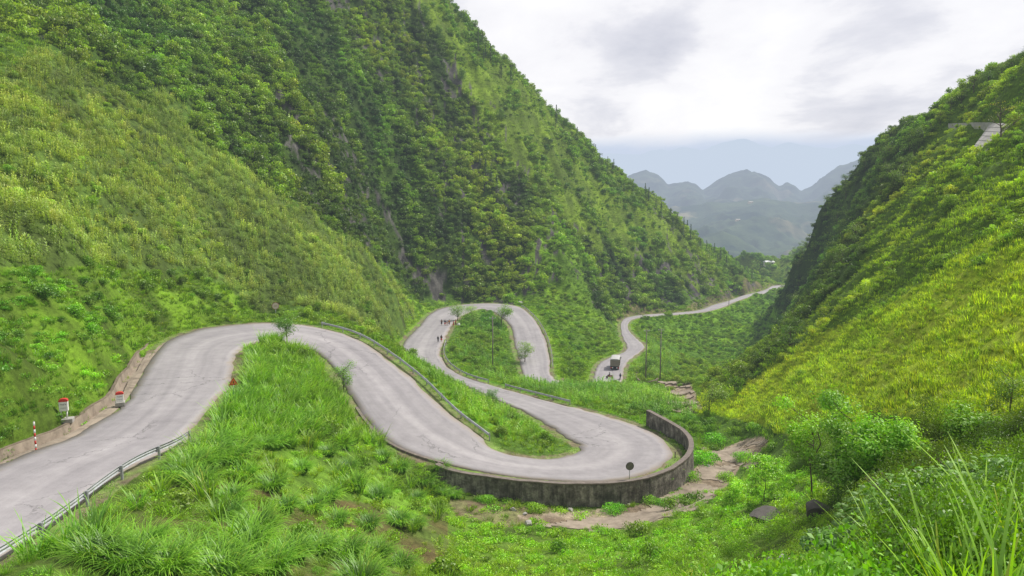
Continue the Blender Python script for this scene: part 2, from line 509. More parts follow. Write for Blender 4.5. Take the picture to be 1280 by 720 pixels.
def leaf_quads(P, Nn, size, rg, aspect=0.5):
    """diamond leaves at P facing Nn"""
    n = len(P)
    r = unit(rg.normal(size=(n, 3)))
    a = unit(np.cross(Nn, r)); b = np.cross(Nn, a)
    s = size * rg.uniform(0.6, 1.35, (n, 1))
    fold = Nn * s * 0.18
    return np.stack([P - a * s, P - b * s * aspect + fold, P + a * s, P + b * s * aspect + fold], 1)


def bush_mesh(name, n, leaf, seed, lobes=8, h=1.0, spread=0.6, aspect=0.55, mat=None, yellow=0.0, core=0.3):
    """a crown as lumpy clusters of leaves filling uneven lobes; base at z=0, about 1 in radius"""
    rg = np.random.default_rng(seed)
    L = []
    for k in range(lobes):
        a = rg.uniform(0, 2 * PI); r = spread * math.sqrt(rg.uniform(0, 1)); zz = rg.uniform(0.25, 1.0) * h * (1 - 0.35 * r / max(spread, 1e-3))
        L.append((r * math.cos(a), r * math.sin(a), zz, rg.uniform(0.24, 0.44)))
    L = np.array(L)
    k = rg.choice(lobes, n, p=(L[:, 3] ** 2) / (L[:, 3] ** 2).sum())
    d = unit(rg.normal(size=(n, 3)) + np.array([0, 0, 0.35]))
    rr = L[k, 3] * np.where(rg.uniform(size=n) < core, rg.uniform(0.3, 0.85, n), rg.uniform(0.85, 1.18, n))
    P = L[k, :3] + d * rr[:, None] * np.array([1.15, 1.15, 0.85])
    P[:, 2] = np.maximum(P[:, 2], rg.uniform(0.0, 0.25, n))
    Nn = unit(d + 0.75 * rg.normal(size=(n, 3)))
    V = leaf_quads(P, Nn, leaf, rg, aspect)
    br = (0.62 + 0.45 * np.clip(P[:, 2] / (h * 1.25), 0, 1)) * rg.uniform(0.72, 1.2, n) * (0.75 + 0.3 * rr / L[k, 3])  # crown shade painted in: leaves darker low and inside, lighter on top
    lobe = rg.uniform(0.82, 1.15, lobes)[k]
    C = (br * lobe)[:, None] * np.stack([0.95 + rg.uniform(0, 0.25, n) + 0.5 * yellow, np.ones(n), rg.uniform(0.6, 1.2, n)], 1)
    return quad_mesh(name, V, C, mat or MLEAF)


def blade_strip(base, dirx, diry, L, reach, droop, w, segs, rg):
    """one arched blade: list of quads"""
    t = np.linspace(0, 1, segs + 1)
    x = reach * t ** 1.35; z = L * (t - droop * t ** 2.2)
    wd = w * np.sqrt(np.clip(1 - t, 0, 1)) * (0.55 + 0.45 * np.minimum(1, t * 5)); wd[-1] = w * 0.05
    px, py = -diry, dirx
    A = np.stack([base[0] + dirx * x - px * wd, base[1] + diry * x - py * wd, base[2] + z], 1)
    B = np.stack([base[0] + dirx * x + px * wd, base[1] + diry * x + py * wd, base[2] + z], 1)
    return [np.array([A[i], B[i], B[i + 1], A[i + 1]]) for i in range(segs)], t[:-1]


def tuft_mesh(name, n, h, w, seed, rad=0.15, reach=(0.2, 0.8), droop=(0.1, 0.5), segs=4, dry=0.06, pale=0.0):
    rg = np.random.default_rng(seed); Q = []; C = []
    for i in range(n):
        a = rg.uniform(0, 2 * PI); r = rad * math.sqrt(rg.uniform())
        b = (r * math.cos(a), r * math.sin(a), -0.04)
        a2 = a + rg.normal() * 0.7
        L = h * rg.uniform(0.55, 1.1)
        q, t = blade_strip(b, math.cos(a2), math.sin(a2), L, L * rg.uniform(*reach), rg.uniform(*droop), w * rg.uniform(0.6, 1.3), segs, rg)
        isd = rg.uniform() < dry
        v = rg.uniform(0.75, 1.2)
        for qq, tt in zip(q, t):
            Q.append(qq); k = v * (0.42 + 0.78 * tt)  # blade foot coloured darker to stand for shade between blades
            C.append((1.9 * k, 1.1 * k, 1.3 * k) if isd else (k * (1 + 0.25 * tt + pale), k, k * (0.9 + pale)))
    return quad_mesh(name, Q, C, MGRASS)


def corn_mesh(name, seed, h=1.6, leaves=10, w=0.05, tassel=True, plants=1, spread=0.0):
    rg = np.random.default_rng(seed); Q = []; C = []
    for p in range(plants):
        ox, oy = rg.uniform(-spread, spread, 2); hh = h * rg.uniform(0.8, 1.15)
        for k in range(3):
            a = k * 2.1; dx, dy = math.cos(a) * 0.018, math.sin(a) * 0.018
            Q.append(np.array([(ox - dx, oy - dy, 0), (ox + dx, oy + dy, 0), (ox + dx * .6, oy + dy * .6, hh), (ox - dx * .6, oy - dy * .6, hh)])); C.append((0.9, 0.8, 0.8))
        for i in range(leaves):
            a = i * PI + rg.normal() * 0.5 + seed; z = hh * (0.15 + 0.75 * i / leaves); L = hh * rg.uniform(0.35, 0.5)
            q, t = blade_strip((ox, oy, z), math.cos(a), math.sin(a), L, L * rg.uniform(0.8, 1.2), rg.uniform(0.6, 1.1), w * rg.uniform(.7, 1.2), 4, rg)
            v = rg.uniform(0.75, 1.2)
            for qq, tt in zip(q, t): Q.append(qq); C.append((v * (1 + .2 * tt), v, v))
        if tassel:
            for i in range(4):
                a = rg.uniform(0, 6.28); L = 0.28 * hh
                q, t = blade_strip((ox, oy, hh), math.cos(a), math.sin(a), L, L * 0.5, 0.2, 0.02 + w * .25, 2, rg)
                for qq in q: Q.append(qq); C.append((1.75, 1.5, 2.6))
    return quad_mesh(name, Q, C, MGRASS)


# ------------------------------------------------------------------ instancing on points (one object of kind stuff each)
def scatter_object(name, label, protos, P, rot, scl, tint, which):
    me = bpy.data.meshes.new(name)
    n = len(P)
    me.vertices.add(n); me.vertices.foreach_set('co', np.asarray(P, np.float32).ravel())
    for nm, ty, key, arr in (('rot', 'FLOAT_VECTOR', 'vector', rot), ('scl', 'FLOAT_VECTOR', 'vector', scl), ('which', 'INT', 'value', which)):
        a = me.attributes.new(nm, ty, 'POINT'); a.data.foreach_set(key, np.ascontiguousarray(arr, np.int32 if ty == 'INT' else np.float32).ravel())
    a = me.attributes.new('tint', 'FLOAT_COLOR', 'POINT')
    cc = np.ones((n, 4), np.float32); cc[:, :3] = tint; a.data.foreach_set('color', cc.ravel())
    o = bpy.data.objects.new(name, me); COL.objects.link(o)
    o['kind'] = 'stuff'; o['label'] = label
    ng = bpy.data.node_groups.new(name, 'GeometryNodeTree')
    ng.interface.new_socket('Geometry', in_out='INPUT', socket_type='NodeSocketGeometry')
    ng.interface.new_socket('Geometry', in_out='OUTPUT', socket_type='NodeSocketGeometry')
    N, K = ng.nodes, ng.links
    gi = N.new('NodeGroupInput'); go = N.new('NodeGroupOutput')
    mp = N.new('GeometryNodeMeshToPoints'); K.new(gi.outputs[0], mp.inputs[0])
    ip = N.new('GeometryNodeInstanceOnPoints'); K.new(mp.outputs[0], ip.inputs['Points'])
    j = N.new('GeometryNodeJoinGeometry')
    for p in reversed(protos):
        src = bpy.data.objects.new(p.name + '_source', p)
        oi = N.new('GeometryNodeObjectInfo'); oi.inputs['Object'].default_value = src; oi.inputs['As Instance'].default_value = True
        K.new(oi.outputs['Geometry'], j.inputs[0])
    K.new(j.outputs[0], ip.inputs['Instance'])
    ip.inputs['Pick Instance'].default_value = True

    def attr(nm, ty):
        a = N.new('GeometryNodeInputNamedAttribute'); a.data_type = ty; a.inputs['Name'].default_value = nm
        return a.outputs['Attribute']
    K.new(attr('which', 'INT'), ip.inputs['Instance Index'])
    e = N.new('FunctionNodeEulerToRotation'); K.new(attr('rot', 'FLOAT_VECTOR'), e.inputs[0]); K.new(e.outputs[0], ip.inputs['Rotation'])
    K.new(attr('scl', 'FLOAT_VECTOR'), ip.inputs['Scale'])
    K.new(ip.outputs[0], go.inputs[0])
    md = o.modifiers.new('scatter', 'NODES'); md.node_group = ng
    return o


# ------------------------------------------------------------------ ground cover zones
X_, Y_, Z_ = TX, TY, TZ
wx_ = (fbm(X_ / 11, Y_ / 11, 81, 4) - 0.5) * 60; wy_ = (fbm(X_ / 11, Y_ / 11, 91, 4) - 0.5) * 50
WPX, WPY = PX + wx_, PY + wy_
def zp(poly, y0=0, y1=1e9, warp=False):
    return inpoly(WPX if warp else PX, WPY if warp else PY, poly) & (Y_ > y0) & (Y_ < y1)


nA = fbm(X_ / 14, Y_ / 14, 41, 4); nB = fbm(X_ / 5, Y_ / 5, 47, 3); nC = fbm(X_ / 1.7, Y_ / 1.7, 53, 3); nD = fbm(X_ / 45, Y_ / 45, 59, 3)
off = sstep(0.7, 2.4, RD)                                       # 0 on the road and its verge
near_road = 1 - sstep(2.0, 7.0, RD)
Zforest = inpoly(WPX, WPY, gully) & (Y_ > 118)
ridge = zp([(440, -300), (500, -60), (560, 90), (620, 190), (690, 265), (760, 300), (830, 345), (870, 372), (960, 358), (1020, 320), (1020, -300)], 200, 1e9, True)
patch = zp([(610, 378), (640, 350), (690, 270), (722, 300), (745, 390), (775, 400), (780, 470), (700, 480)], 120, 1e9, True) | zp([(470, 335), (535, 378), (545, 400), (500, 450), (450, 420)], 100, 1e9, True)
rightz = (X_ > 15) & (Y_ < 340) & inpoly(PX, PY, [(868, 515), (880, 488), (925, 455), (945, 430), (950, 330), (978, 280), (1100, -100), (3200, -300), (3200, 640), (1290, 548), (1120, 556), (1000, 548), (945, 530), (905, 520)])
wood = rightz & inpoly(WPX, WPY, [(905, 500), (880, 488), (945, 430), (950, 330), (978, 280), (1100, -100), (3200, -300), (3200, 100), (1280, 285), (1180, 345), (1090, 395), (1010, 430), (950, 470)])
yellow = rightz & ~wood
lowwood_c = wood & inpoly(WPX, WPY, [(940, 480), (1005, 410), (1055, 335), (1100, 262), (1140, 195), (1170, 160), (1160, 140), (1200, 60), (3200, -300), (3200, 640), (900, 640)])
corn = zp([(-900, 40), (0, 110), (50, 62), (130, 96), (200, 134), (300, 205), (400, 265), (470, 335), (515, 378), (505, 425), (440, 402), (330, 385), (250, 345), (140, 335), (60, 340), (-900, 330)], 40, 240, True) & ~Zforest
meadow = zp([(-900, -50), (0, 30), (60, 55), (70, 120), (0, 140), (-900, 100)], 60, 200)
bankz = ~corn & zp([(-900, 330), (60, 325), (140, 335), (250, 345), (345, 388), (300, 402), (215, 420), (180, 445), (150, 500), (100, 540), (0, 590), (-900, 800)], 15, 130)
spur = zp([(240, 560), (262, 512), (288, 470), (298, 440), (345, 424), (385, 440), (420, 475), (452, 530), (500, 575), (560, 600), (560, 640), (380, 620), (225, 600)], 25, 110)
strip = zp([(500, 445), (560, 468), (690, 530), (690, 545), (630, 548), (560, 505), (495, 452)], 60, 160) | zp([(585, 462), (640, 478), (690, 466), (760, 478), (830, 490), (875, 515), (860, 530), (810, 520), (740, 507), (650, 490), (560, 466)], 90, 150) | zp([(775, 425), (815, 410), (880, 400), (840, 470), (780, 478)], 170, 260)
knoll = zp([(560, 455), (566, 412), (600, 386), (634, 398), (646, 440), (655, 468), (600, 470)], 150, 240)
valley = zp([(780, 395), (960, 360), (980, 420), (880, 490), (830, 500), (770, 480)], 150, 460)
dirt = (zp([(640, 645), (700, 640), (790, 634), (850, 612), (862, 592), (880, 575), (905, 560), (935, 548), (960, 545), (965, 556), (930, 575), (915, 600), (895, 622), (850, 640), (790, 662), (700, 660)], 50, 110)
        | zp([(818, 474), (862, 476), (882, 515), (858, 512), (835, 498)], 110, 170))
bareshow = zp([(1214, 153), (1262, 150), (1266, 166), (1240, 194), (1212, 192)], 110, 260) | zp([(1185, 155), (1260, 152), (1262, 160), (1185, 162)], 110, 300)
dirt_edge = zp([(560, 622), (640, 632), (700, 635), (640, 660), (570, 645)], 50, 90)
open_fg = zp([(870, 600), (960, 590), (1048, 598), (1066, 660), (1120, 680), (1100, 1000), (840, 1000)], 4, 62) | zp([(1040, 655), (1105, 655), (1105, 700), (1040, 700)], 8, 40)
fg = (DIST < 75) & ~spur & ~yellow & ~bankz & (RD > 1)
cliff = Zforest & (np.abs(fbm(X_ / 7, Y_ / 12, 71, 4) - 0.5) < 0.03) & (nD > 0.55) | zp([(520, 330), (560, 345), (590, 378), (540, 376), (520, 360)], 220) & (nB > 0.48) | zp([(775, 380), (770, 340), (800, 300), (850, 340), (930, 352), (960, 352), (880, 384)], 300) & (nB > 0.53)
roadcut = (RSIDE > 0) & (RD > 1) & (RD < 5) & (RI > 440)

col = np.empty((len(X_), 3)); col[:] = (0.055, 0.10, 0.02)
def setc(m, c1, c2, n=nB):
    k = np.clip((n[m] - 0.3) / 0.4, 0, 1)[:, None]
    col[m] = np.array(c1) * (1 - k) + np.array(c2) * k
slope_soil = fg & zp([(215, 590), (330, 540), (460, 560), (560, 620), (560, 690), (480, 760), (150, 760), (120, 660)], 15, 75)
setc(fg, (0.05, 0.075, 0.02), (0.10, 0.17, 0.03)); setc(slope_soil, (0.085, 0.065, 0.04), (0.07, 0.10, 0.03))
setc(Zforest, (0.018, 0.032, 0.008), (0.04, 0.07, 0.014))  # dark floor colour paints in shade between the shrubs
setc(ridge, (0.06, 0.09, 0.015), (0.13, 0.19, 0.02)); setc(patch, (0.06, 0.11, 0.015), (0.13, 0.22, 0.02))
setc(wood, (0.02, 0.035, 0.008), (0.05, 0.085, 0.014)); setc(yellow, (0.17, 0.21, 0.022), (0.24, 0.31, 0.03))
setc(corn, (0.045, 0.065, 0.02), (0.075, 0.12, 0.03)); setc(bankz, (0.045, 0.07, 0.015), (0.11, 0.19, 0.02))
setc(spur, (0.06, 0.10, 0.02), (0.11, 0.2, 0.03)); setc(strip, (0.05, 0.12, 0.02), (0.1, 0.22, 0.03)); setc(valley, (0.06, 0.12, 0.015), (0.12, 0.22, 0.02))
setc(cliff, (0.035, 0.033, 0.03), (0.10, 0.095, 0.085), nC); setc(roadcut, (0.05, 0.05, 0.035), (0.14, 0.12, 0.08), nC)
setc(dirt_edge, (0.13, 0.10, 0.06), (0.16, 0.16, 0.07), nC)
setc(dirt, (0.17, 0.13, 0.09), (0.30, 0.245, 0.18), nC)
verge = (RD > -0.5) & (RD < 1.1)
setc(verge, (0.17, 0.14, 0.09), (0.14, 0.21, 0.05), nC)
col *= (0.85 + 0.3 * nC)[:, None] * 1.25
col[lowwood_c] = (np.array((0.07, 0.12, 0.015)) * (0.8 + 0.4 * nC[lowwood_c][:, None]))
col[~(dirt | dirt_edge | verge | cliff)] *= np.array([1.2, 1.25, 0.8])

# cell areas of the fan grid
dA = (A1 - A0) / (NA - 1); dl = math.log(700 / 3.0) / (NR - 1)
AREA = ((RR * dA) * (RR * dl)).ravel()
inview = (PX > -260) & (PX < 1540) & (PY > -420) & (PY < 1000) & (TY > 1.5)


def lod(d, a, b):
    return 1 - sstep(a, b, d)


def pick(dens):
    """random points with the given density (per square metre, one value per grid vertex)"""
    lam = np.where(inview & (off > 0.3), dens * AREA, 0)
    n = rng.poisson(np.clip(lam, 0, 50))
    i = np.repeat(np.arange(len(lam)), n)
    x = TX[i]; y = TY[i]
    ra = np.hypot(x, y - OY); th = np.arctan2(x, y - OY)
    ra = ra * (1 + rng.uniform(-0.5, 0.5, len(i)) * dl); th = th + rng.uniform(-0.5, 0.5, len(i)) * dA
    x = ra * np.sin(th); y = OY + ra * np.cos(th)
    return i, x, y, hz(x, y)


def mixt(i, pairs, default, huek=1.0):
    """tint per point from zone colour pairs"""
    t = np.empty((len(i), 3)); t[:] = default
    k = np.clip((0.5 * nA[i] + 0.5 * nB[i] - 0.36) / 0.28, 0, 1)[:, None]
    for m, a, b in pairs:
        s = m[i]
        t[s] = (np.array(a) * (1 - k) + np.array(b) * k)[s]
    hue = ((nD[i] - 0.5) * 1.2 + (nA[i] - 0.5) * 0.5)[:, None] * huek
    t = t * (1 + hue * np.array([0.55, 0.12, -0.5]))
    t = t * rng.uniform(0.72, 1.25, (len(i), 1)) * (1 + rng.uniform(-0.08, 0.08, (len(i), 3)))
    return t


def scatter(name, label, protos, dens, size, pairs, default, zscale=(0.85, 1.2), sink=0.05, tilt=0.12, sizef=None, power=1.0, huek=1.0):
    i, x, y, z = pick(dens)
    n = len(i)
    s = size[0] + (size[1] - size[0]) * rng.uniform(0, 1, n) ** power
    if sizef is not None: s = s * sizef[i]
    P = np.stack([x, y, z - sink * s], 1)
    rot = np.stack([rng.normal(0, tilt, n), rng.normal(0, tilt, n), rng.uniform(0, 2 * PI, n)], 1)
    sc = np.stack([s, s, s * rng.uniform(*zscale, n)], 1)
    print('scatter', name, n)
    return scatter_object(name, label, protos, P, rot, sc, mixt(i, pairs, default, huek), rng.integers(0, len(protos), n))

# ------------------------------------------------------------------ plant shapes
S_far = [bush_mesh('shrub', 230, 0.115, 100 + k, lobes=7, h=[0.9, 1.1, 1.4, 0.7][k % 4], yellow=0.1 * (k % 3), aspect=0.6) for k in range(6)]
S_odd = [bush_mesh('tall_shrub', 260, 0.11, 180, lobes=9, h=2.1, spread=.3), bush_mesh('tall_shrub', 240, 0.13, 181, lobes=6, h=1.8, spread=.45, aspect=.35), bush_mesh('spreading_shrub', 300, 0.10, 182, lobes=12, h=.45, spread=1.1), bush_mesh('open_shrub', 150, 0.14, 183, lobes=5, h=1.5, spread=.7, aspect=.4)]
S_mid = [bush_mesh('leafy_shrub', 700, 0.075, 120 + k, lobes=10, h=[0.9, 1.2, 0.7][k % 3], yellow=0.08 * k) for k in range(4)]
S_near = [bush_mesh('broadleaf_shrub', 6500, 0.022, 140 + k, lobes=12, h=[0.8, 1.1, 0.65][k % 3], yellow=0.05 * k, aspect=0.5) for k in range(4)]
COVERN = [bush_mesh('fine_creeper', 900, 0.035, 170 + k, lobes=18, h=0.25, spread=0.9, aspect=0.6, core=0.1, yellow=0.1 * k) for k in range(3)]
COVER = [bush_mesh('creeper', 260, 0.09, 160 + k, lobes=14, h=0.28, spread=0.9, aspect=0.6, core=0.1, yellow=0.1 * k) for k in range(4)]
T_far = [tuft_mesh('grass_patch', 34, 0.8, 0.05, 200 + k, rad=0.8, reach=(0.1, 0.5), droop=(0.0, 0.4), segs=2, dry=0.02) for k in range(4)]
T_mid = [tuft_mesh('grass_tuft', 60, 0.8, 0.022, 210 + k, rad=0.4, reach=(0.15, 0.7), segs=3, dry=0.06) for k in range(4)]
T_near = [tuft_mesh('fine_grass', 90, 0.7, 0.009, 220 + k, rad=0.3, reach=(0.15, 0.8), segs=4, dry=0.05) for k in range(4)]
T_tall = [tuft_mesh('tall_grass_blades', 70, 1.6, 0.026, 230 + k, rad=0.28, reach=(0.2, 0.75), droop=(0.15, 0.6), segs=6, dry=0.04) for k in range(4)]
T_short = [tuft_mesh('turf', 60, 0.28, 0.012, 240 + k, rad=0.4, reach=(0.2, 0.9), segs=2, dry=0.1) for k in range(3)]
CORN = [corn_mesh('corn_plants', 250 + k, 1.5, 8, 0.06, True, 4, 0.75) for k in range(4)]
CORNG = [corn_mesh('green_corn', 260 + k, 1.7, 11, 0.06, False, 2, 0.4) for k in range(4)]

fo = Zforest.astype(float)
shrubbiness = np.clip((0.6 * nA + 0.4 * nB - 0.42) / 0.1, 0, 1)
dF = 1.15 * fo * np.where(ridge, 0.05 + 0.75 * np.clip((0.5 * nA + 0.5 * nB - 0.52) / 0.05, 0, 1), 1.0) * np.where(patch, 0.15 + 0.35 * shrubbiness, 1.0)
dF = np.where(cliff, dF * 0.12, dF)
FOREST_T = [(Zforest, (0.030, 0.072, 0.010), (0.145, 0.26, 0.022)), (ridge, (0.045, 0.10, 0.012), (0.12, 0.22, 0.02)), (patch, (0.06, 0.13, 0.014), (0.14, 0.29, 0.022))]  # forest tints lowered to paint the unlit slopes darker
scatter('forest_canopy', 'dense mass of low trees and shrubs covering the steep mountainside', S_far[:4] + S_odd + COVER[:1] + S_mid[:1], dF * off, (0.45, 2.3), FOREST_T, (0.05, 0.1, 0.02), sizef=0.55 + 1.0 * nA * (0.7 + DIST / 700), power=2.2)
# right hillside wood
dW = np.where(wood, 0.6, 0) * (0.5 + 0.5 * shrubbiness) * (~bareshow)
dF = dF * (~bareshow)
lowwood = wood & inpoly(WPX, WPY, [(940, 480), (1005, 410), (1055, 335), (1100, 262), (1140, 195), (1170, 160), (1160, 140), (1200, 60), (3200, -300), (3200, 640), (900, 640)])
dW = np.where(lowwood, dW * 0.75, dW)
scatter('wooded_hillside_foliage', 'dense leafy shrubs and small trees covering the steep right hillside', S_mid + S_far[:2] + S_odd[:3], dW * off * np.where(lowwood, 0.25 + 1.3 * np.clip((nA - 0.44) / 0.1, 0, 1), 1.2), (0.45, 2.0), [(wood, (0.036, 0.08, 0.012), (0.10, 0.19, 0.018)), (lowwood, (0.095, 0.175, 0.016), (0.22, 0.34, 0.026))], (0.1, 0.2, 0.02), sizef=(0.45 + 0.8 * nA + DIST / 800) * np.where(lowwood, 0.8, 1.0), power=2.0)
# scattered shrubs elsewhere
dS = np.where(bankz, 0.16 * np.clip((nA - 0.46) / 0.08, 0, 1), 0) + np.where(corn, 0.006 + 0.10 * np.clip((nD * .5 + nA * .5 - 0.56) / 0.05, 0, 1), 0) + np.where(valley, 0.04 + 0.16 * shrubbiness, 0) + np.where((~Zforest) & (~wood) & (~corn) & (~fg) & (~dirt) & (~strip) & (~yellow) & (DIST > 60), 0.05 + 0.1 * shrubbiness, 0) + np.where(patch, 0.14 * shrubbiness, 0) + np.where(knoll, 0.35 * (0.3 + shrubbiness), 0) + np.where(yellow, 0.03 * np.clip((nA - 0.56) / 0.06, 0, 1), 0)
dS += np.where(fg & (PX < 900), 0.05 * np.clip((nB - 0.5) / 0.1, 0, 1), 0)
scatter('undergrowth', 'low leafy shrubs scattered over the green slopes', S_mid, dS * off * (RD > 3) * (DIST > 34), (0.45, 1.4), [(bankz, (0.06, 0.13, 0.015), (0.13, 0.26, 0.025)), (corn, (0.06, 0.14, 0.016), (0.13, 0.26, 0.03)), (yellow, (0.1, 0.17, 0.02), (0.18, 0.28, 0.03))], (0.1, 0.2, 0.02))
# creeping plants on the ground near the viewer
dC = np.where(fg | bankz, 0.9, 0) * (0.3 + 0.7 * (nC > 0.42)) * np.where(dirt | dirt_edge, 0.04, 1) * lod(DIST, 60, 120) * np.where(DIST < 25, 2.0, 1) + np.where(spur, 0.3, 0)
scatter('fine_creepers', 'fine leafy creepers in the nearest undergrowth', COVERN, dC * off * 1.3 * (DIST < 42) * np.where(slope_soil, 0.5, 1), (0.35, 0.8), [], (0.13, 0.26, 0.025), zscale=(0.6, 1.7))
scatter('creeping_ground_plants', 'low leafy creepers covering the ground', COVER, dC * off * (DIST >= 38) * np.where(slope_soil, 0.35, 1), (0.35, 0.8), [(bankz, (0.10, 0.21, 0.02), (0.19, 0.38, 0.03))], (0.15, 0.31, 0.03), zscale=(0.6, 1.6))
# cornfield
scatter('corn_field', 'olive green corn field with pale tassels on the left slope', CORN, np.where(corn, 1.5, 0) * (0.55 + 0.45 * (nB > 0.42)) * off * (RD > 2), (0.5, 0.9), [(corn, (0.095, 0.148, 0.045), (0.185, 0.262, 0.082))], (0.16, 0.26, 0.06), huek=0.3)
dG = (np.where(strip, 1.1, 0) + np.where(knoll, 0.5, 0)) * sstep(2.0, 3.2, RD)
dG = np.where(strip & (Y_ < 110) & (PX < 720), dG * 0.9, dG)
scatter('green_corn_strip', 'bright green corn and tall reeds growing between the road bends', CORNG + T_tall[:2], dG, (0.6, 0.95), [(strip, (0.085, 0.19, 0.022), (0.15, 0.29, 0.03)), (knoll, (0.075, 0.17, 0.02), (0.15, 0.28, 0.028))], (0.13, 0.26, 0.03))
# tall grass on the spur inside the first bend
dT = np.where(spur, 1.6 * (0.35 + 0.65 * np.clip((nB - 0.38) / 0.1, 0, 1)), 0) * np.where(PY > 560, 0.12, 1) * sstep(1.0, 1.8, RD)
dT += np.where(fg & (PX < 560), 0.05 * (nB > 0.5), 0) * sstep(1.2, 2.2, RD) + np.where(zp([(-300, 640), (60, 640), (160, 610), (230, 590), (330, 640), (300, 1000), (-300, 1000)], 5, 48), 0.12 * (nC > 0.42), 0) * sstep(2.5, 4.5, RD)
scatter('tall_grass', 'tall arching bright green grass', T_tall, dT * (DIST > 24), (0.85, 1.55), [], (0.13, 0.28, 0.03), tilt=0.06)
# grass everywhere
gmask = ~dirt & ~cliff & ~corn
dgf = np.where(ridge | patch | valley | yellow | meadow, 1.5, np.where(Zforest | wood | dirt, 0, 0.9)) * gmask * lod(-DIST, -120, -70)
dgf += np.where(yellow | rightz, 1.6, 0) * np.maximum(lod(DIST, 120, 160), 0.7 * lowwood) * gmask
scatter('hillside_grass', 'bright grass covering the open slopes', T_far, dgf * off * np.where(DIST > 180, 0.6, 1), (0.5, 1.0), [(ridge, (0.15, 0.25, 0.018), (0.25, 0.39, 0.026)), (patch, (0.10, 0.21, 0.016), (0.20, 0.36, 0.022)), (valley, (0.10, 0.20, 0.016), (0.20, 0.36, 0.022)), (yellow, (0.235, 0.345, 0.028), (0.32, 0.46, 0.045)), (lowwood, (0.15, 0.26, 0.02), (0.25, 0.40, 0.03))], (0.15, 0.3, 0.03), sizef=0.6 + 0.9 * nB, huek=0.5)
dgm = np.where(yellow, 0.8, 0) * lod(DIST, 70, 110) + np.where((bankz | patch | strip | (fg & ~dirt_edge)) & gmask, 1.0, 0) * np.where(fg & (nB < 0.45), 0.35, 1) * lod(DIST, 90, 230) + np.where(gmask & (RD < 12), 0.6, 0) * lod(DIST, 200, 260) + np.where(corn, 0.35, 0)
scatter('slope_grass', 'mid length green grass on the banks and hillsides', T_mid, dgm * off * (~dirt) * np.where(slope_soil, 0.15, np.where(fg & (DIST < 62), 0.4, 1)), (0.35, 0.95), [(yellow, (0.235, 0.345, 0.028), (0.32, 0.46, 0.045)), (corn, (0.11, 0.18, 0.03), (0.18, 0.28, 0.04)), (bankz, (0.12, 0.23, 0.018), (0.20, 0.36, 0.024))], (0.18, 0.33, 0.022))
dgn = np.where(fg & gmask & (PX < 1180), 2.6, 0) * np.where(PX > 900, 0.35, 1) * lod(DIST, 40, 60) * (0.3 + 0.7 * (nC > 0.4)) * np.where(DIST < 22, 1.5, 1)
scatter('fine_grass_mass', 'fine fresh green grass in the foreground', T_near, dgn * off * np.where(slope_soil, 0.35, 1) * np.where(nB < 0.45, 0.3, 1), (0.3, 0.75), [], (0.17, 0.30, 0.024))
dsh = np.where((RD > 0.5) & (RD < 3.5) & (nC > 0.40), 2.2, 0) * lod(DIST, 130, 180)
lam_keep = off.copy(); off = np.maximum(off, 0.31 * (RD > 0.5))
scatter('verge_turf', 'short turf along the road verges', T_short, dsh, (0.6, 1.3), [], (0.18, 0.35, 0.035))
off = lam_keep
# leafy bushes on the near right
nr = zp([(930, 670), (985, 600), (1030, 560), (1100, 545), (1290, 545), (1700, 540), (1700, 1100), (900, 1100), (860, 700)], 4, 62)
dN = np.where(nr, np.where(PX > 1050, 1.3, 0.8), 0) * (0.45 + 0.55 * (nB > 0.45)) * np.where(DIST < 30, 1.5, 1) * (~open_fg)
scatter('leafy_thicket', 'thicket of broad leaved bushes on the near slope', S_near, dN * off, (0.6, 1.4), [(nr, (0.030, 0.072, 0.012), (0.125, 0.215, 0.022))], (0.13, 0.27, 0.02), zscale=(0.8, 1.6), sizef=0.35 + 0.015 * DIST + 0.4 * nB)

# ------------------------------------------------------------------ ground sheet
def grid_mesh(name, X, Y, Z, nr, na, keep=None):
    me = bpy.data.meshes.new(name)
    co = np.stack([X, Y, Z], 1).astype(np.float32)
    i = np.arange(nr * na).reshape(nr, na)
    q = np.stack([i[:-1, :-1], i[:-1, 1:], i[1:, 1:], i[1:, :-1]], -1).reshape(-1, 4).astype(np.int32)
    me.vertices.add(len(co)); me.vertices.foreach_set('co', co.ravel())
    me.loops.add(q.size); me.loops.foreach_set('vertex_index', q.ravel())
    me.polygons.add(len(q)); me.polygons.foreach_set('loop_start', np.arange(0, q.size, 4, dtype=np.int32))
    me.update(calc_edges=True)
    me.polygons.foreach_set('use_smooth', np.ones(len(q), bool))
    return me


def ground_mat():
    m, N, K = new_mat('hillside_soil_and_moss')
    a = N.new('ShaderNodeAttribute'); a.attribute_name = 'gcol'
    geo = N.new('ShaderNodeNewGeometry')
    n1 = noise_node(N, K, geo.outputs['Position'], 1.3, 8, 0.7)
    n2 = noise_node(N, K, geo.outputs['Position'], 9.0, 5, 0.7)
    r = ramp(N, K, n1.outputs['Fac'], [(0.3, (0.5, 0.5, 0.5)), (0.7, (1.35, 1.35, 1.3))])
    r2 = ramp(N, K, n2.outputs['Fac'], [(0.3, (0.7, 0.7, 0.7)), (0.7, (1.25, 1.25, 1.25))])
    c = mixc(N, K, 1.0, a.outputs['Color'], r.outputs[0], 'MULTIPLY')
    c = mixc(N, K, 1.0, c, r2.outputs[0], 'MULTIPLY')
    p = N.new('ShaderNodeBsdfPrincipled'); K.new(c, p.inputs['Base Color']); p.inputs['Roughness'].default_value = 0.95
    p.inputs['Specular IOR Level'].default_value = 0.15
    b = N.new('ShaderNodeBump'); b.inputs['Strength'].default_value = 0.8; b.inputs['Distance'].default_value = 0.25
    K.new(n1.outputs['Fac'], b.inputs['Height']); K.new(b.outputs[0], p.inputs['Normal'])
    return finish(m, p.outputs[0])


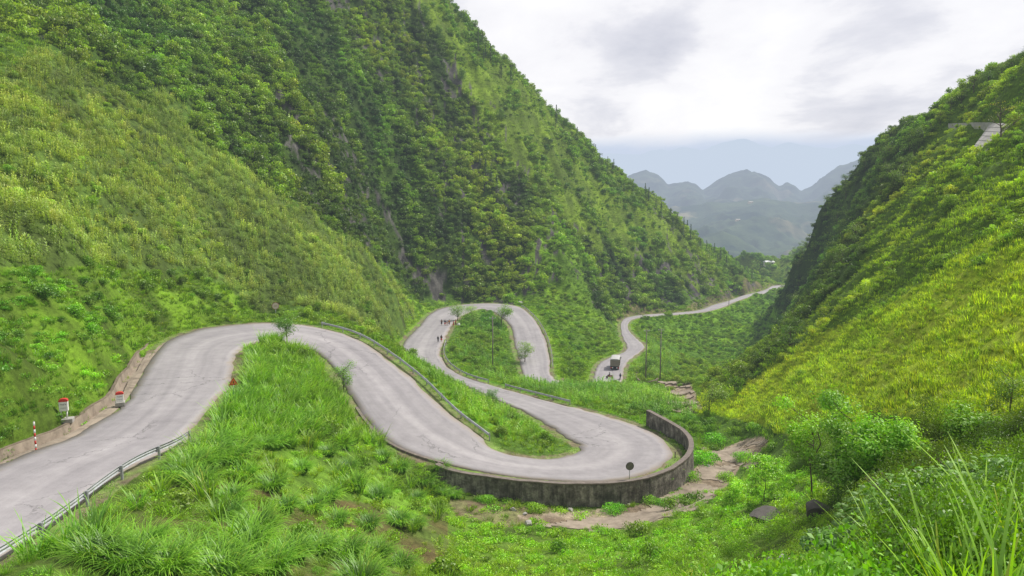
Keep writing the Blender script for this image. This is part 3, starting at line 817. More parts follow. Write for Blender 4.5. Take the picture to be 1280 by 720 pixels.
gme = grid_mesh('ground', TX, TY, TZ, NR, NA)
ca_ = gme.attributes.new('gcol', 'FLOAT_COLOR', 'POINT')
cc = np.ones((len(TX), 4), np.float32); cc[:, :3] = col; ca_.data.foreach_set('color', cc.ravel())
gme.materials.append(ground_mat())
ground = bpy.data.objects.new('ground', gme); COL.objects.link(ground); ground['kind'] = 'structure'

# ------------------------------------------------------------------ road
def road_mat():
    m, N, K = new_mat('worn_pale_asphalt')
    uv = N.new('ShaderNodeUVMap'); uv.uv_map = 'along'
    geo = N.new('ShaderNodeNewGeometry')
    sx = N.new('ShaderNodeSeparateXYZ'); K.new(uv.outputs[0], sx.inputs[0])
    big = noise_node(N, K, geo.outputs['Position'], 0.12, 5, 0.6)
    mid = noise_node(N, K, geo.outputs['Position'], 0.9, 6, 0.65)
    fine = noise_node(N, K, geo.outputs['Position'], 14, 4, 0.7)
    c = ramp(N, K, big.outputs['Fac'], [(0.3, (0.305, 0.285, 0.288)), (0.7, (0.375, 0.352, 0.352))]).outputs[0]
    c = mixc(N, K, 1.0, c, ramp(N, K, mid.outputs['Fac'], [(0.3, (0.88, 0.88, 0.88)), (0.7, (1.09, 1.09, 1.09))]).outputs[0], 'MULTIPLY')
    c = mixc(N, K, 1.0, c, ramp(N, K, fine.outputs['Fac'], [(0.3, (0.9, 0.9, 0.9)), (0.7, (1.08, 1.08, 1.08))]).outputs[0], 'MULTIPLY')
    # wheel tracks: slightly darker bands along the road, broken by noise stretched along it
    mp = N.new('ShaderNodeMapping'); mp.inputs['Scale'].default_value = (7, 0.03, 1); K.new(uv.outputs[0], mp.inputs[0])
    tr = noise_node(N, K, mp.outputs[0], 1.0, 4, 0.6)
    c = mixc(N, K, 1.0, c, ramp(N, K, tr.outputs['Fac'], [(0.35, (0.88, 0.88, 0.89)), (0.6, (1.05, 1.05, 1.05))]).outputs[0], 'MULTIPLY')
    # tyre polished lanes
    lw = N.new('ShaderNodeMath'); lw.operation = 'MULTIPLY'; lw.inputs[1].default_value = 4 * PI; K.new(sx.outputs[0], lw.inputs[0])
    lc = N.new('ShaderNodeMath'); lc.operation = 'COSINE'; K.new(lw.outputs[0], lc.inputs[0])
    c = mixc(N, K, 1.0, c, ramp(N, K, lc.outputs[0], [(0.0, (0.93, 0.93, 0.935)), (0.8, (1.03, 1.03, 1.03))]).outputs[0], 'MULTIPLY')
    # rectangular resurfaced patches
    bk = N.new('ShaderNodeTexBrick'); bk.inputs['Scale'].default_value = 1.0; bk.inputs['Brick Width'].default_value = 0.9; bk.inputs['Row Height'].default_value = 13.0; bk.inputs['Mortar Size'].default_value = 0.0
    bk.inputs['Color1'].default_value = (1, 1, 1, 1); bk.inputs['Color2'].default_value = (0.90, 0.90, 0.905, 1); bk.inputs['Bias'].default_value = -0.45; K.new(uv.outputs[0], bk.inputs['Vector'])
    c = mixc(N, K, 0.7, c, bk.outputs['Color'], 'MULTIPLY')
    # a few cracks and sealed joints
    vo = N.new('ShaderNodeTexVoronoi'); vo.feature = 'DISTANCE_TO_EDGE'; vo.inputs['Scale'].default_value = 0.16
    wv = N.new('ShaderNodeVectorMath'); wv.operation = 'MULTIPLY_ADD'; wv.inputs[1].default_value = (2.0, 2.0, 2.0)
    K.new(mid.outputs['Color'], wv.inputs[0]); K.new(geo.outputs['Position'], wv.inputs[2]); K.new(wv.outputs[0], vo.inputs['Vector'])
    cr = ramp(N, K, vo.outputs['Distance'], [(0.0, (1, 1, 1)), (0.010, (0, 0, 0))])
    gate = ramp(N, K, noise_node(N, K, geo.outputs['Position'], 0.07, 2).outputs['Fac'], [(0.5, (0, 0, 0)), (0.56, (1, 1, 1))])
    ck = mixc(N, K, 1.0, cr.outputs[0], gate.outputs[0], 'MULTIPLY')
    ckm = N.new('ShaderNodeMath'); ckm.operation = 'MULTIPLY'; ckm.inputs[1].default_value = 0.85; K.new(ck, ckm.inputs[0])
    c = mixc(N, K, ckm.outputs[0], c, (0.10, 0.095, 0.095))
    # dusty, crumbling edges: u runs 0..1 across
    ab = N.new('ShaderNodeMath'); ab.operation = 'SUBTRACT'; ab.inputs[1].default_value = 0.5; K.new(sx.outputs[0], ab.inputs[0])
    a2 = N.new('ShaderNodeMath'); a2.operation = 'ABSOLUTE'; K.new(ab.outputs[0], a2.inputs[0])
    a3 = N.new('ShaderNodeMath'); a3.operation = 'MULTIPLY_ADD'; a3.inputs[1].default_value = 0.22; K.new(mid.outputs['Fac'], a3.inputs[0]); K.new(a2.outputs[0], a3.inputs[2])
    ed = ramp(N, K, a3.outputs[0], [(0.53, (0, 0, 0)), (0.62, (0.75, 0.75, 0.75))])
    c = mixc(N, K, ed.outputs[0], c, (0.27, 0.22, 0.16))
    p = N.new('ShaderNodeBsdfPrincipled'); K.new(c, p.inputs['Base Color']); p.inputs['Roughness'].default_value = 0.85
    p.inputs['Specular IOR Level'].default_value = 0.25
    b = N.new('ShaderNodeBump'); b.inputs['Strength'].default_value = 0.3; b.inputs['Distance'].default_value = 0.02
    K.new(fine.outputs['Fac'], b.inputs['Height']); K.new(b.outputs[0], p.inputs['Normal'])
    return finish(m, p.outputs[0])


def build_road():
    n = len(LS); K = 9
    # uneven edges where soil and grass creep in
    s = np.concatenate([[0], np.cumsum(np.hypot(*(np.diff(CS[:, :2], axis=0)).T))])
    rows = []
    for k in range(K):
        P = LS + (RS - LS) * k / (K - 1)
        d, zz, _, _ = road_dist(P[:, 0] + 1e-4, P[:, 1])
        P = P.copy(); P[:, 2] = smooth(np.stack([zz] * 3, 1), 4)[:, 2]
        e = (RS - LS); e = e / (np.linalg.norm(e[:, :2], axis=1, keepdims=True) + 1e-9)
        if k == 0: P[:, :2] -= e[:, :2] * ((fbm(s / 2.5, s * 0, 5, 3) - 0.5) * 0.9)[:, None]
        if k == K - 1: P[:, :2] += e[:, :2] * ((fbm(s / 2.5, s * 0 + 9, 6, 3) - 0.5) * 0.9)[:, None] * np.where((np.arange(n) > wi0 - 10) & (np.arange(n) < wi1 - 20), 0, 1)[:, None]
        rows.append(P)
    skL = rows[0].copy(); skL[:, 2] -= 0.35; skR = rows[-1].copy(); skR[:, 2] -= 0.35
    rows = [skL] + rows + [skR]
    U = [0] + [k / (K - 1) for k in range(K)] + [1]
    K2 = len(rows); v = np.concatenate(rows)
    f = [(k * n + i, k * n + i + 1, (k + 1) * n + i + 1, (k + 1) * n + i) for k in range(K2 - 1) for i in range(n - 1)]
    me = bpy.data.meshes.new('road'); me.from_pydata(v.tolist(), [], f)
    uvl = me.uv_layers.new(name='along')
    for p in me.polygons:
        for li in p.loop_indices:
            vi = me.loops[li].vertex_index
            uvl.data[li].uv = (U[vi // n], s[vi % n])
    for p in me.polygons: p.use_smooth = True
    me.materials.append(road_mat())
    o = bpy.data.objects.new('road', me); COL.objects.link(o); o['kind'] = 'structure'


build_road()

# ------------------------------------------------------------------ sweeps, boxes, tubes
class MB:
    """collects simple solids into one mesh"""
    def __init__(s): s.v = []; s.f = []; s.m = []; s.sm = []

    def add(s, v, f, mi=0, sm=False):
        o = len(s.v); s.v += [tuple(p) for p in v]; s.f += [tuple(i + o for i in q) for q in f]; s.m += [mi] * len(f); s.sm += [sm] * len(f)

    def box(s, x0, x1, y0, y1, z0, z1, mi=0, M=None, bev=0.0):
        if bev > 0:
            b = min(bev, (x1 - x0) / 3, (y1 - y0) / 3, (z1 - z0) / 3); v = []
            for z, q in ((z0, b), (z0 + b, 0), (z1 - b, 0), (z1, b)):
                X0, X1, Y0, Y1 = x0 + q, x1 - q, y0 + q, y1 - q; c = b * 0.7
                v += [(X0 + c, Y0, z), (X1 - c, Y0, z), (X1, Y0 + c, z), (X1, Y1 - c, z), (X1 - c, Y1, z), (X0 + c, Y1, z), (X0, Y1 - c, z), (X0, Y0 + c, z)]
            f = [tuple(range(7, -1, -1)), tuple(range(24, 32))]
            for k in range(3):
                for i in range(8): f.append((k * 8 + i, k * 8 + (i + 1) % 8, k * 8 + 8 + (i + 1) % 8, k * 8 + 8 + i))
        else:
            v = [(x, y, z) for z in (z0, z1) for x, y in ((x0, y0), (x1, y0), (x1, y1), (x0, y1))]
            f = [(3, 2, 1, 0), (4, 5, 6, 7), (0, 1, 5, 4), (1, 2, 6, 5), (2, 3, 7, 6), (3, 0, 4, 7)]
        if M is not None: v = [tuple(M @ Vector(p)) for p in v]
        s.add(v, f, mi)

    def tube(s, pts, rads, n=8, mi=0, cap=True):
        pts = [Vector(p) for p in pts]; rings = []
        if not hasattr(rads, '__len__'): rads = [rads] * len(pts)
        for k, p in enumerate(pts):
            d = (pts[min(k + 1, len(pts) - 1)] - pts[max(k - 1, 0)]).normalized()
            a = d.cross(Vector((0, 0, 1)) if abs(d.z) < 0.9 else Vector((1, 0, 0))).normalized(); b = d.cross(a)
            rings.append([tuple(p + (a * math.cos(2 * PI * i / n) + b * math.sin(2 * PI * i / n)) * rads[k]) for i in range(n)])
        v = [q for r in rings for q in r]; f = []
        for k in range(len(rings) - 1):
            for i in range(n): f.append((k * n + i, k * n + (i + 1) % n, (k + 1) * n + (i + 1) % n, (k + 1) * n + i))
        if cap: f += [tuple(range(n)), tuple(range(len(v) - 1, len(v) - n - 1, -1))]
        s.add(v, f, mi, True)

    def sweep(s, path, prof, closed=False, mi=0):
        """path: (n,3); prof: list of (offset outward, dz) or per-point list of such lists; outward = right of travel"""
        P = np.asarray(path, float); n = len(P)
        T = np.gradient(P[:, :2], axis=0); T /= np.linalg.norm(T, axis=1, keepdims=True) + 1e-9
        R = np.stack([T[:, 1], -T[:, 0]], 1)
        v = []; m = None
        for i in range(n):
            pr = prof(i, n) if callable(prof) else prof
            m = len(pr)
            for o, z in pr: v.append((P[i, 0] + R[i, 0] * o, P[i, 1] + R[i, 1] * o, P[i, 2] + z))
        f = []
        e = m if closed else m - 1
        for i in range(n - 1):
            for k in range(e): f.append((i * m + k, i * m + (k + 1) % m, (i + 1) * m + (k + 1) % m, (i + 1) * m + k))
        if closed: f += [tuple(range(m - 1, -1, -1)), tuple((n - 1) * m + k for k in range(m))]
        s.add(v, f, mi)

    def build(s, name, mats, parent=None, loc=None):
        me = bpy.data.meshes.new(name); me.from_pydata(s.v, [], s.f)
        if not isinstance(mats, (list, tuple)): mats = [mats]
        for m in mats: me.materials.append(m)
        me.polygons.foreach_set('material_index', s.m); me.polygons.foreach_set('use_smooth', s.sm)
        bm = bmesh.new(); bm.from_mesh(me); bmesh.ops.recalc_face_normals(bm, faces=bm.faces); bm.to_mesh(me); bm.free()
        o = bpy.data.objects.new(name, me); COL.objects.link(o)
        if parent is not None: o.parent = parent
        if loc is not None: o.location = loc
        return o


def tag(o, label, cat, group=None):
    o['label'] = label; o['category'] = cat
    if group: o['group'] = group
    return o


def thing(name, label, cat, loc=(0, 0, 0), rz=0.0, group=None, scale=1.0):
    o = bpy.data.objects.new(name, None); COL.objects.link(o); o.empty_display_size = 0.3
    o.location = loc; o.rotation_euler = (0, 0, rz); o.scale = (scale,) * 3
    return tag(o, label, cat, group)


def meshobj(name, me, parent=None, tint=None):
    o = bpy.data.objects.new(name, me); COL.objects.link(o)
    if parent is not None: o.parent = parent
    if tint is not None: o['tint'] = [float(v) for v in tint]
    return o


def copy_tree(o, parent=None):
    c = o.copy(); COL.objects.link(c)
    if parent is not None: c.parent = parent
    for ch in [q for q in bpy.data.objects if q.parent == o]: copy_tree(ch, c)
    return c


def resample(P, step):
    P = np.asarray(P, float); s = np.concatenate([[0], np.cumsum(np.linalg.norm(np.diff(P[:, :2], axis=0), axis=1))])
    n = max(2, int(s[-1] / step) + 1); t = np.linspace(0, s[-1], n)
    return np.stack([np.interp(t, s, P[:, k]) for k in range(3)], 1)


def facing(x, y):
    return math.atan2(-x, y)        # z rotation so that local -Y looks back at the viewpoint


# ------------------------------------------------------------------ far hills and ranges (structure)
def far_mat(name, c1, c2, c3, scale, L, glow=0.85):
    m, N, K = new_mat(name)
    geo = N.new('ShaderNodeNewGeometry')
    n1 = noise_node(N, K, geo.outputs['Position'], scale, 9, 0.65)
    n2 = noise_node(N, K, geo.outputs['Position'], scale * 0.28, 5, 0.6)
    c = ramp(N, K, n1.outputs['Fac'], [(0.35, c1), (0.6, c2)]).outputs[0]
    g = ramp(N, K, n2.outputs['Fac'], [(0.56, (0, 0, 0)), (0.66, (0.8, 0.8, 0.8))])
    c = mixc(N, K, g.outputs[0], c, c3)
    p = N.new('ShaderNodeBsdfDiffuse'); K.new(c, p.inputs[0])
    b = N.new('ShaderNodeBump'); b.inputs['Strength'].default_value = 1.0; b.inputs['Distance'].default_value = 12 / (scale * 100)
    K.new(n1.outputs['Fac'], b.inputs['Height']); K.new(b.outputs[0], p.inputs['Normal'])
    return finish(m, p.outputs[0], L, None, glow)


def far_hill(name, prof, base_py, Yr, Yb, mat, amp, nx=420, ny=110, seed=0, rough=1.0, px0=None, px1=None):
    """a range whose crest follows the profile (pixel x, pixel y) at depth Yr and whose foot is at depth Yb"""
    prof = np.array(prof, float)
    px = np.linspace(prof[0, 0], prof[-1, 0], nx)
    pk = np.interp(px, prof[:, 0], prof[:, 1]); 
    ker = np.hanning(5); ker /= ker.sum(); pk = np.convolve(np.pad(pk, 2, mode='edge'), ker, 'valid')
    rows = []
    for j in range(ny):
        v = j / (ny - 1)
        if v <= 0.85:
            w = v / 0.85; Y = Yb + (Yr - Yb) * w
            py = base_py + (pk - base_py) * (w ** 0.85)
            x, y, z = ray(px, py); t = Y / y; X = x * t; Z = z * t; YY = np.full(nx, Y)
            a = amp * np.sin(PI * min(1, w * 0.98)) + amp * 0.4
        else:
            w = (v - 0.85) / 0.15; Y = Yr * (1 + 0.25 * w); x, y, z = ray(px, pk); t = Yr / y; X = x * t * (Y / Yr); Z = z * t - w * w * Yr * 0.10; YY = np.full(nx, Y); a = amp * 0.4
        s = 1.0 / (amp * 4.0)
        Z = Z + a * ((fbm(X * s, YY * s, seed, 5) - 0.5) * 1.6 - rough * (np.abs(fbm(X * s * 1.6, YY * s * 0.8, seed + 9, 4) - 0.5)) * 1.6 + 0.15 * rough)
        rows.append(np.stack([X, YY, Z], 1))
    V = np.concatenate(rows)
    me = grid_mesh(name, V[:, 0], V[:, 1], V[:, 2], ny, nx); me.materials.append(mat)
    o = bpy.data.objects.new(name, me); COL.objects.link(o); o['kind'] = 'structure'
    return o


MF1 = far_mat('hazy_forest_ridge', (0.008, 0.014, 0.022), (0.06, 0.085, 0.055), (0.16, 0.14, 0.10), 0.016, 2500)
MF2 = far_mat('hazy_valley_floor', (0.02, 0.04, 0.03), (0.07, 0.10, 0.05), (0.36, 0.29, 0.17), 0.012, 2200)
MF3 = far_mat('haze_painted_range', (0.05, 0.08, 0.06), (0.10, 0.13, 0.10), (0.10, 0.12, 0.1), 0.003, 1000, 0.98)  # pale tone of the range is haze painted into its surface
far_hill('distant_hills', [(560, 236), (700, 232), (770, 228), (792, 217), (808, 213), (822, 219), (835, 231), (850, 228), (868, 227), (880, 234), (893, 228), (910, 218), (932, 214.5), (948, 216), (962, 224), (975, 234),
                          (984, 229), (994, 232), (1000, 240), (1015, 234), (1032, 219), (1048, 208), (1066, 202), (1085, 196), (1130, 185), (1300, 180)], 300, 2600, 1500, MF1, 34, seed=3, rough=1.6)
far_hill('valley_slopes', [(560, 262), (720, 262), (800, 262), (860, 258), (900, 252), (950, 250), (1000, 254), (1060, 250), (1300, 240)], 345, 1600, 800, MF2, 26, seed=17, rough=1.3)
far_hill('rocky_knoll', [(700, 330), (790, 330), (830, 318), (868, 300), (890, 293), (905, 291), (922, 296), (938, 308), (955, 318), (975, 324), (1000, 335), (1100, 345)], 372, 1050, 760, MF2, 14, nx=260, ny=60, seed=29)
far_hill('far_mountain_range', [(300, 215), (560, 200), (700, 196), (760, 190), (800, 193), (850, 184), (880, 186), (905, 177), (925, 173), (940, 174), (960, 181), (985, 177), (1000, 180), (1040, 186), (1070, 178), (1100, 183), (1160, 176), (1500, 170)], 262, 6500, 4000, MF3, 70, seed=41, rough=1.2)

# ------------------------------------------------------------------ sky
SUN_EL, SUN_AZ = math.radians(52), math.radians(62)     # azimuth measured from the view axis towards the right
world = bpy.data.worlds.new('World'); scene.world = world; world.use_nodes = True
WN, WK = world.node_tree.nodes, world.node_tree.links; WN.clear()
wo = WN.new('ShaderNodeOutputWorld'); bg = WN.new('ShaderNodeBackground'); WK.new(bg.outputs[0], wo.inputs[0])
sky = WN.new('ShaderNodeTexSky'); sky.sky_type = 'NISHITA'; sky.sun_disc = False; sky.sun_elevation = SUN_EL; sky.sun_rotation = SUN_AZ
tc = WN.new('ShaderNodeTexCoord')
nv = WN.new('ShaderNodeVectorMath'); nv.operation = 'NORMALIZE'; WK.new(tc.outputs['Generated'], nv.inputs[0])
sp = WN.new('ShaderNodeSeparateXYZ'); WK.new(nv.outputs[0], sp.inputs[0])
ad = WN.new('ShaderNodeMath'); ad.operation = 'ADD'; ad.inputs[1].default_value = 0.22; WK.new(sp.outputs['Z'], ad.inputs[0])
mxm = WN.new('ShaderNodeMath'); mxm.operation = 'MAXIMUM'; mxm.inputs[1].default_value = 0.06; WK.new(ad.outputs[0], mxm.inputs[0])
dv = WN.new('ShaderNodeVectorMath'); dv.operation = 'SCALE'
inv = WN.new('ShaderNodeMath'); inv.operation = 'DIVIDE'; inv.inputs[0].default_value = 1.0; WK.new(mxm.outputs[0], inv.inputs[1])
WK.new(nv.outputs[0], dv.inputs[0]); WK.new(inv.outputs[0], dv.inputs['Scale'])
mpw = WN.new('ShaderNodeMapping'); mpw.inputs['Scale'].default_value = (1.0, 0.8, 1.0); mpw.inputs['Location'].default_value = CLOUD_LOC
WK.new(dv.outputs[0], mpw.inputs[0])
cn = noise_node(WN, WK, mpw.outputs[0], 1.9, 10, 0.56); cn.inputs['Distortion'].default_value = 0.15
cb = noise_node(WN, WK, mpw.outputs[0], 0.5, 3, 0.5)
cm = WN.new('ShaderNodeMath'); cm.operation = 'MULTIPLY_ADD'; cm.inputs[1].default_value = 0.55; WK.new(cb.outputs['Fac'], cm.inputs[0])
c2 = WN.new('ShaderNodeMath'); c2.operation = 'MULTIPLY'; c2.inputs[1].default_value = 0.62; WK.new(cn.outputs['Fac'], c2.inputs[0]); WK.new(c2.outputs[0], cm.inputs[2])
cr = ramp(WN, WK, cm.outputs[0], [(0.47, (1.06, 1.05, 1.06)), (0.56, (0.98, 0.97, 1.0)), (0.61, (0.82, 0.82, 0.88)), (0.70, (0.66, 0.67, 0.75))])
# low band: blue-grey haze under the cloud base
zn = WN.new('ShaderNodeMath'); zn.operation = 'MULTIPLY_ADD'; zn.inputs[1].default_value = 0.035; WK.new(cn.outputs['Fac'], zn.inputs[0]); WK.new(sp.outputs['Z'], zn.inputs[2])
el = ramp(WN, WK, zn.outputs[0], [(0.084, (1, 1, 1)), (0.104, (0, 0, 0))])
cc2 = mixc(WN, WK, el.outputs[0], cr.outputs[0], (0.61, 0.69, 0.85))
skm = WN.new('ShaderNodeVectorMath'); skm.operation = 'SCALE'; skm.inputs['Scale'].default_value = 0.10; WK.new(sky.outputs[0], skm.inputs[0])
fin = mixc(WN, WK, 0.93, skm.outputs[0], cc2)
WK.new(fin, bg.inputs[0]); bg.inputs[1].default_value = 1.0

sun = bpy.data.lights.new('sun', 'SUN'); sun.energy = 4.4; sun.angle = math.radians(4); sun.color = (1.0, 0.955, 0.88)
so = bpy.data.objects.new('sun', sun); COL.objects.link(so)
sd = Vector((math.sin(SUN_AZ) * math.cos(SUN_EL), math.cos(SUN_AZ) * math.cos(SUN_EL), math.sin(SUN_EL)))
so.rotation_euler = sd.to_track_quat('Z', 'Y').to_euler(); so.location = (100, 0, 200)

scene.view_settings.view_transform = 'Standard'; scene.view_settings.look = 'None'
scene.view_settings.exposure = 0; scene.view_settings.gamma = 1
scene.render.engine = 'CYCLES'
cy = scene.cycles
cy.max_bounces = 4; cy.diffuse_bounces = 3; cy.glossy_bounces = 1; cy.transmission_bounces = 3; cy.transparent_max_bounces = 4
cy.caustics_reflective = False; cy.caustics_refractive = False
cy.use_denoising = True; cy.use_adaptive_sampling = True; cy.adaptive_threshold = 0.02

# ------------------------------------------------------------------ shared materials
def wall_mat():
    m, N, K = new_mat('stained_old_concrete')
    geo = N.new('ShaderNodeNewGeometry')
    n1 = noise_node(N, K, geo.outputs['Position'], 1.1, 9, 0.72)
    mp = N.new('ShaderNodeMapping'); mp.inputs['Scale'].default_value = (2.2, 2.2, 0.22); K.new(geo.outputs['Position'], mp.inputs[0])
    n2 = noise_node(N, K, mp.outputs[0], 1.6, 6, 0.7)
    n3 = noise_node(N, K, geo.outputs['Position'], 6, 5, 0.7)
    c = ramp(N, K, n1.outputs['Fac'], [(0.32, (0.05, 0.044, 0.038)), (0.48, (0.13, 0.115, 0.10)), (0.66, (0.33, 0.30, 0.27))]).outputs[0]
    c = mixc(N, K, 1.0, c, ramp(N, K, n2.outputs['Fac'], [(0.35, (0.5, 0.5, 0.5)), (0.62, (1.2, 1.18, 1.15))]).outputs[0], 'MULTIPLY')
    c = mixc(N, K, 1.0, c, ramp(N, K, n3.outputs['Fac'], [(0.3, (0.7, 0.7, 0.7)), (0.7, (1.25, 1.25, 1.25))]).outputs[0], 'MULTIPLY')
    p = N.new('ShaderNodeBsdfPrincipled'); K.new(c, p.inputs['Base Color']); p.inputs['Roughness'].default_value = 0.95
    b = N.new('ShaderNodeBump'); b.inputs['Strength'].default_value = 0.7; b.inputs['Distance'].default_value = 0.06
    K.new(n3.outputs['Fac'], b.inputs['Height']); K.new(b.outputs[0], p.inputs['Normal'])
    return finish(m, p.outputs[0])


MWALL = wall_mat()
MCOPE = plain('brown_weathered_coping', (0.20, 0.165, 0.14), 0.9, var=0.35, scale=3, bump=0.4, dirt=(0.06, 0.05, 0.04))
MEARTH = plain('brown_earth_and_concrete', (0.20, 0.155, 0.11), 0.95, var=0.4, scale=1.2, bump=0.6, dirt=(0.09, 0.07, 0.045), dirt_amt=0.8)
MSLAB = plain('dusty_brown_slab', (0.33, 0.27, 0.205), 0.95, var=0.3, scale=0.9, bump=0.5, dirt=(0.11, 0.085, 0.06), dirt_amt=0.8)
MSTEEL = plain('galvanised_steel', (0.50, 0.52, 0.54), 0.45, 0.3, var=0.15, scale=2, dirt=(0.2, 0.18, 0.15), dirt_amt=0.5)
MPOST = plain('steel_post_grey', (0.33, 0.34, 0.35), 0.55, 0.3, var=0.2)
MWHITE = plain('white_paint', (0.80, 0.79, 0.75), 0.6, var=0.05, scale=4, dirt=(0.5, 0.46, 0.4), dirt_amt=0.2)
MRED = plain('red_paint', (0.55, 0.035, 0.025), 0.5, var=0.15, scale=5)
MBLACK = plain('black_paint', (0.02, 0.02, 0.022), 0.6, var=0.2)
MROCKD = plain('dark_rock', (0.13, 0.115, 0.105), 0.95, var=0.5, scale=1.6, bump=1.0, dirt=(0.05, 0.05, 0.04), dirt_amt=0.8)
MROCKL = plain('pale_rock', (0.40, 0.38, 0.35), 0.9, var=0.35, scale=2.5, bump=0.8, dirt=(0.15, 0.13, 0.11), dirt_amt=0.6)
MCONC = plain('grey_pole_concrete', (0.22, 0.19, 0.165), 0.9, var=0.3, scale=2)
MGREY = plain('pale_grey_concrete', (0.42, 0.40, 0.37), 0.9, var=0.25, scale=0.6, bump=0.4, dirt=(0.2, 0.19, 0.16), dirt_amt=0.7)

# ------------------------------------------------------------------ retaining wall
def wall_h(t):      # depth of the foot below the top
    return float(np.interp(t, [0, .08, .3, .6, .8, .93, 1], [2.2, 2.8, 3.2, 3.6, 4.4, 4.8, 4.8]))


wb = MB()
def wprof(i, n):
    t = i / (n - 1); h = wall_h(t)
    return [(0.0, -h), (0.0, 0.0), (0.42, 0.0), (0.62, -h)]
WTr = resample(WT, 0.6); WTr[:, 2] += (fbm(np.arange(len(WTr)) / 2.5, np.zeros(len(WTr)), 66, 3) - .5) * 0.14
n_w = len(WTr)
wb.sweep(WTr, wprof, closed=True)
wt_ = thing('retaining_wall', 'curved dark stained concrete retaining wall holding up the outside of the lower bend', 'wall')
wo_ = wb.build('wall_body', MWALL, wt_)
cb_ = MB(); cb_.sweep(WTr, [(-0.05, 0.004), (-0.05, 0.13), (0.48, 0.13), (0.48, 0.004)], closed=True); cb_.build('coping', MCOPE, wt_)

# paved strip between the road edge and the high end of the wall: kept by the bed; a shallow concrete gutter
# low edge wall on the downhill side above the grass slope
a0 = int(np.argmin(np.hypot(*(RS[:, :2] - np.array(onz(446, 503, -21.3))[:2]).T))); a1 = wi0 + 2
kp = RS[a0:a1].copy()
km = MB(); km.sweep(resample(kp, 0.8), [(0.12, -0.9), (0.12, 0.16), (0.42, 0.16), (0.5, -0.9)], closed=True)
tag(km.build('kerb_wall', MCOPE), 'low brown edge wall along the road just before the retaining wall begins', 'wall')

# ------------------------------------------------------------------ drain along the foot of the bank
dl_ = LS[14:DI1 + 2][::-1]
dt = thing('roadside_drain', 'long open earth and concrete drain between the road and the left bank', 'drain')
ch = MB(); dlr = resample(dl_, 0.7)
wob = fbm(np.arange(len(dlr)) / 6.0, np.zeros(len(dlr)), 77, 3) - 0.5
dlr[:, 2] += 0.0
def dprof(i, n):
    w = wob[i] * 0.5
    return [(0.02, -0.09), (0.45 + w, -0.05), (0.85 + w, -0.10), (1.05 + w, -0.45), (1.5 + w, -0.47), (1.62 + w, 0.22 + w * .3)]
ch.sweep(dlr, dprof)
ch.build('channel', MSLAB, dt)
lip = MB(); lip.sweep(dlr, lambda i, n: [(1.625 + wob[i] * .5, -0.5), (1.625 + wob[i] * .5, 0.26 + wob[i] * .15), (1.86 + wob[i] * .5, 0.27 + wob[i] * .15), (2.15 + wob[i] * .5, -0.3)], closed=True)
lip.build('back_wall', MEARTH, dt)

# ------------------------------------------------------------------ crash barriers
WB = [(0.0, -0.155), (0.03, -0.15), (0.075, -0.10), (0.075, -0.06), (0.02, -0.02), (0.02, 0.02), (0.075, 0.06), (0.075, 0.10), (0.03, 0.15), (0.0, 0.155)]
def guardrail(path, label, side=1, step=4.0):
    """path on the ground; beam faces the traffic on the `side`"""
    P = resample(path, 1.0); P[:, 2] = smooth(P, 4)[:, 2]
    t = thing('guardrail', label, 'guardrail', tuple(P[0]))
    Q = P - P[0]
    b = MB(); Q2 = Q.copy(); Q2[:, 2] += 0.62
    b.sweep(Q2, [(side * (o + 0.07), z) for o, z in WB] + [(side * (o + 0.06), z) for o, z in WB[::-1]], closed=True)
    b.build('beam', MSTEEL, t)
    R = resample(P, step)
    for p in R:
        g = min(hz1(p[0], p[1]), p[2]) - 0.25
        q = MB(); q.box(-0.06, 0.06, -0.06, 0.06, g - p[2], 0.80, bev=0.01); q.build('post', MPOST, t, tuple(Vector(p) - Vector(P[0])))
    return t


def edge_path(E, i0, i1, offs, other):
    e = E[i0:i1].copy(); d = e - other[i0:i1]; d = d / (np.linalg.norm(d[:, :2], axis=1, keepdims=True) + 1e-9)
    e[:, :2] += d[:, :2] * offs
    e[:, 2] = np.maximum(hz(e[:, 0], e[:, 1]), e[:, 2] - 0.25)
    return e


def near_i(E, px, py, z): return int(np.argmin(np.hypot(*(E[:, :2] - np.array(onz(px, py, z))[:2]).T)))


guardrail(edge_path(RS, 4, near_i(RS, 232, 551, -15.8), 0.55, LS), 'steel guardrail on the near side of the road at the lower left', -1)
guardrail(edge_path(LS, near_i(LS, 400, 408, -18.0), near_i(LS, 606, 544, -24.1), 0.9, RS), 'long steel guardrail curving down the grass strip between the two parallel road stretches', 1)
guardrail(edge_path(RS, near_i(RS, 705, 507, -29.4), near_i(RS, 620, 485, -31.0), 0.9, LS), 'straight steel guardrail at the edge of the corn above the retaining wall', -1)
guardrail(edge_path(RS, near_i(RS, 607, 481, -31.4), near_i(RS, 556, 427, -33.6), 0.9, LS), 'curved steel guardrail around the foot of the round grassy knoll', -1)
guardrail(edge_path(LS, near_i(LS, 650, 385, -35.7), near_i(LS, 689, 462, -38.7), 0.8, RS), 'steel guardrail along the outer edge of the second hairpin', 1)

# ------------------------------------------------------------------ kilometre stones, posts, signs
def bars(mb, w, z, h, n, y, mi=0):
    """a row of small letter-like strokes on a face at depth y"""
    cw = w / n
    for i in range(n):
        x0 = -w / 2 + i * cw; k = i % 3
        mb.box(x0 + cw * .12, x0 + cw * .30, y - 0.004, y, z, z + h, mi)
        mb.box(x0 + cw * .30, x0 + cw * .82, y - 0.004, y, z + h * (0.78, 0.4, 0)[k], z + h * (1.0, 0.62, .22)[k], mi)
        if k: mb.box(x0 + cw * .66, x0 + cw * .84, y - 0.004, y, z + h * (0, 0, .22)[k], z + h * (.4, .4, 1)[k], mi)


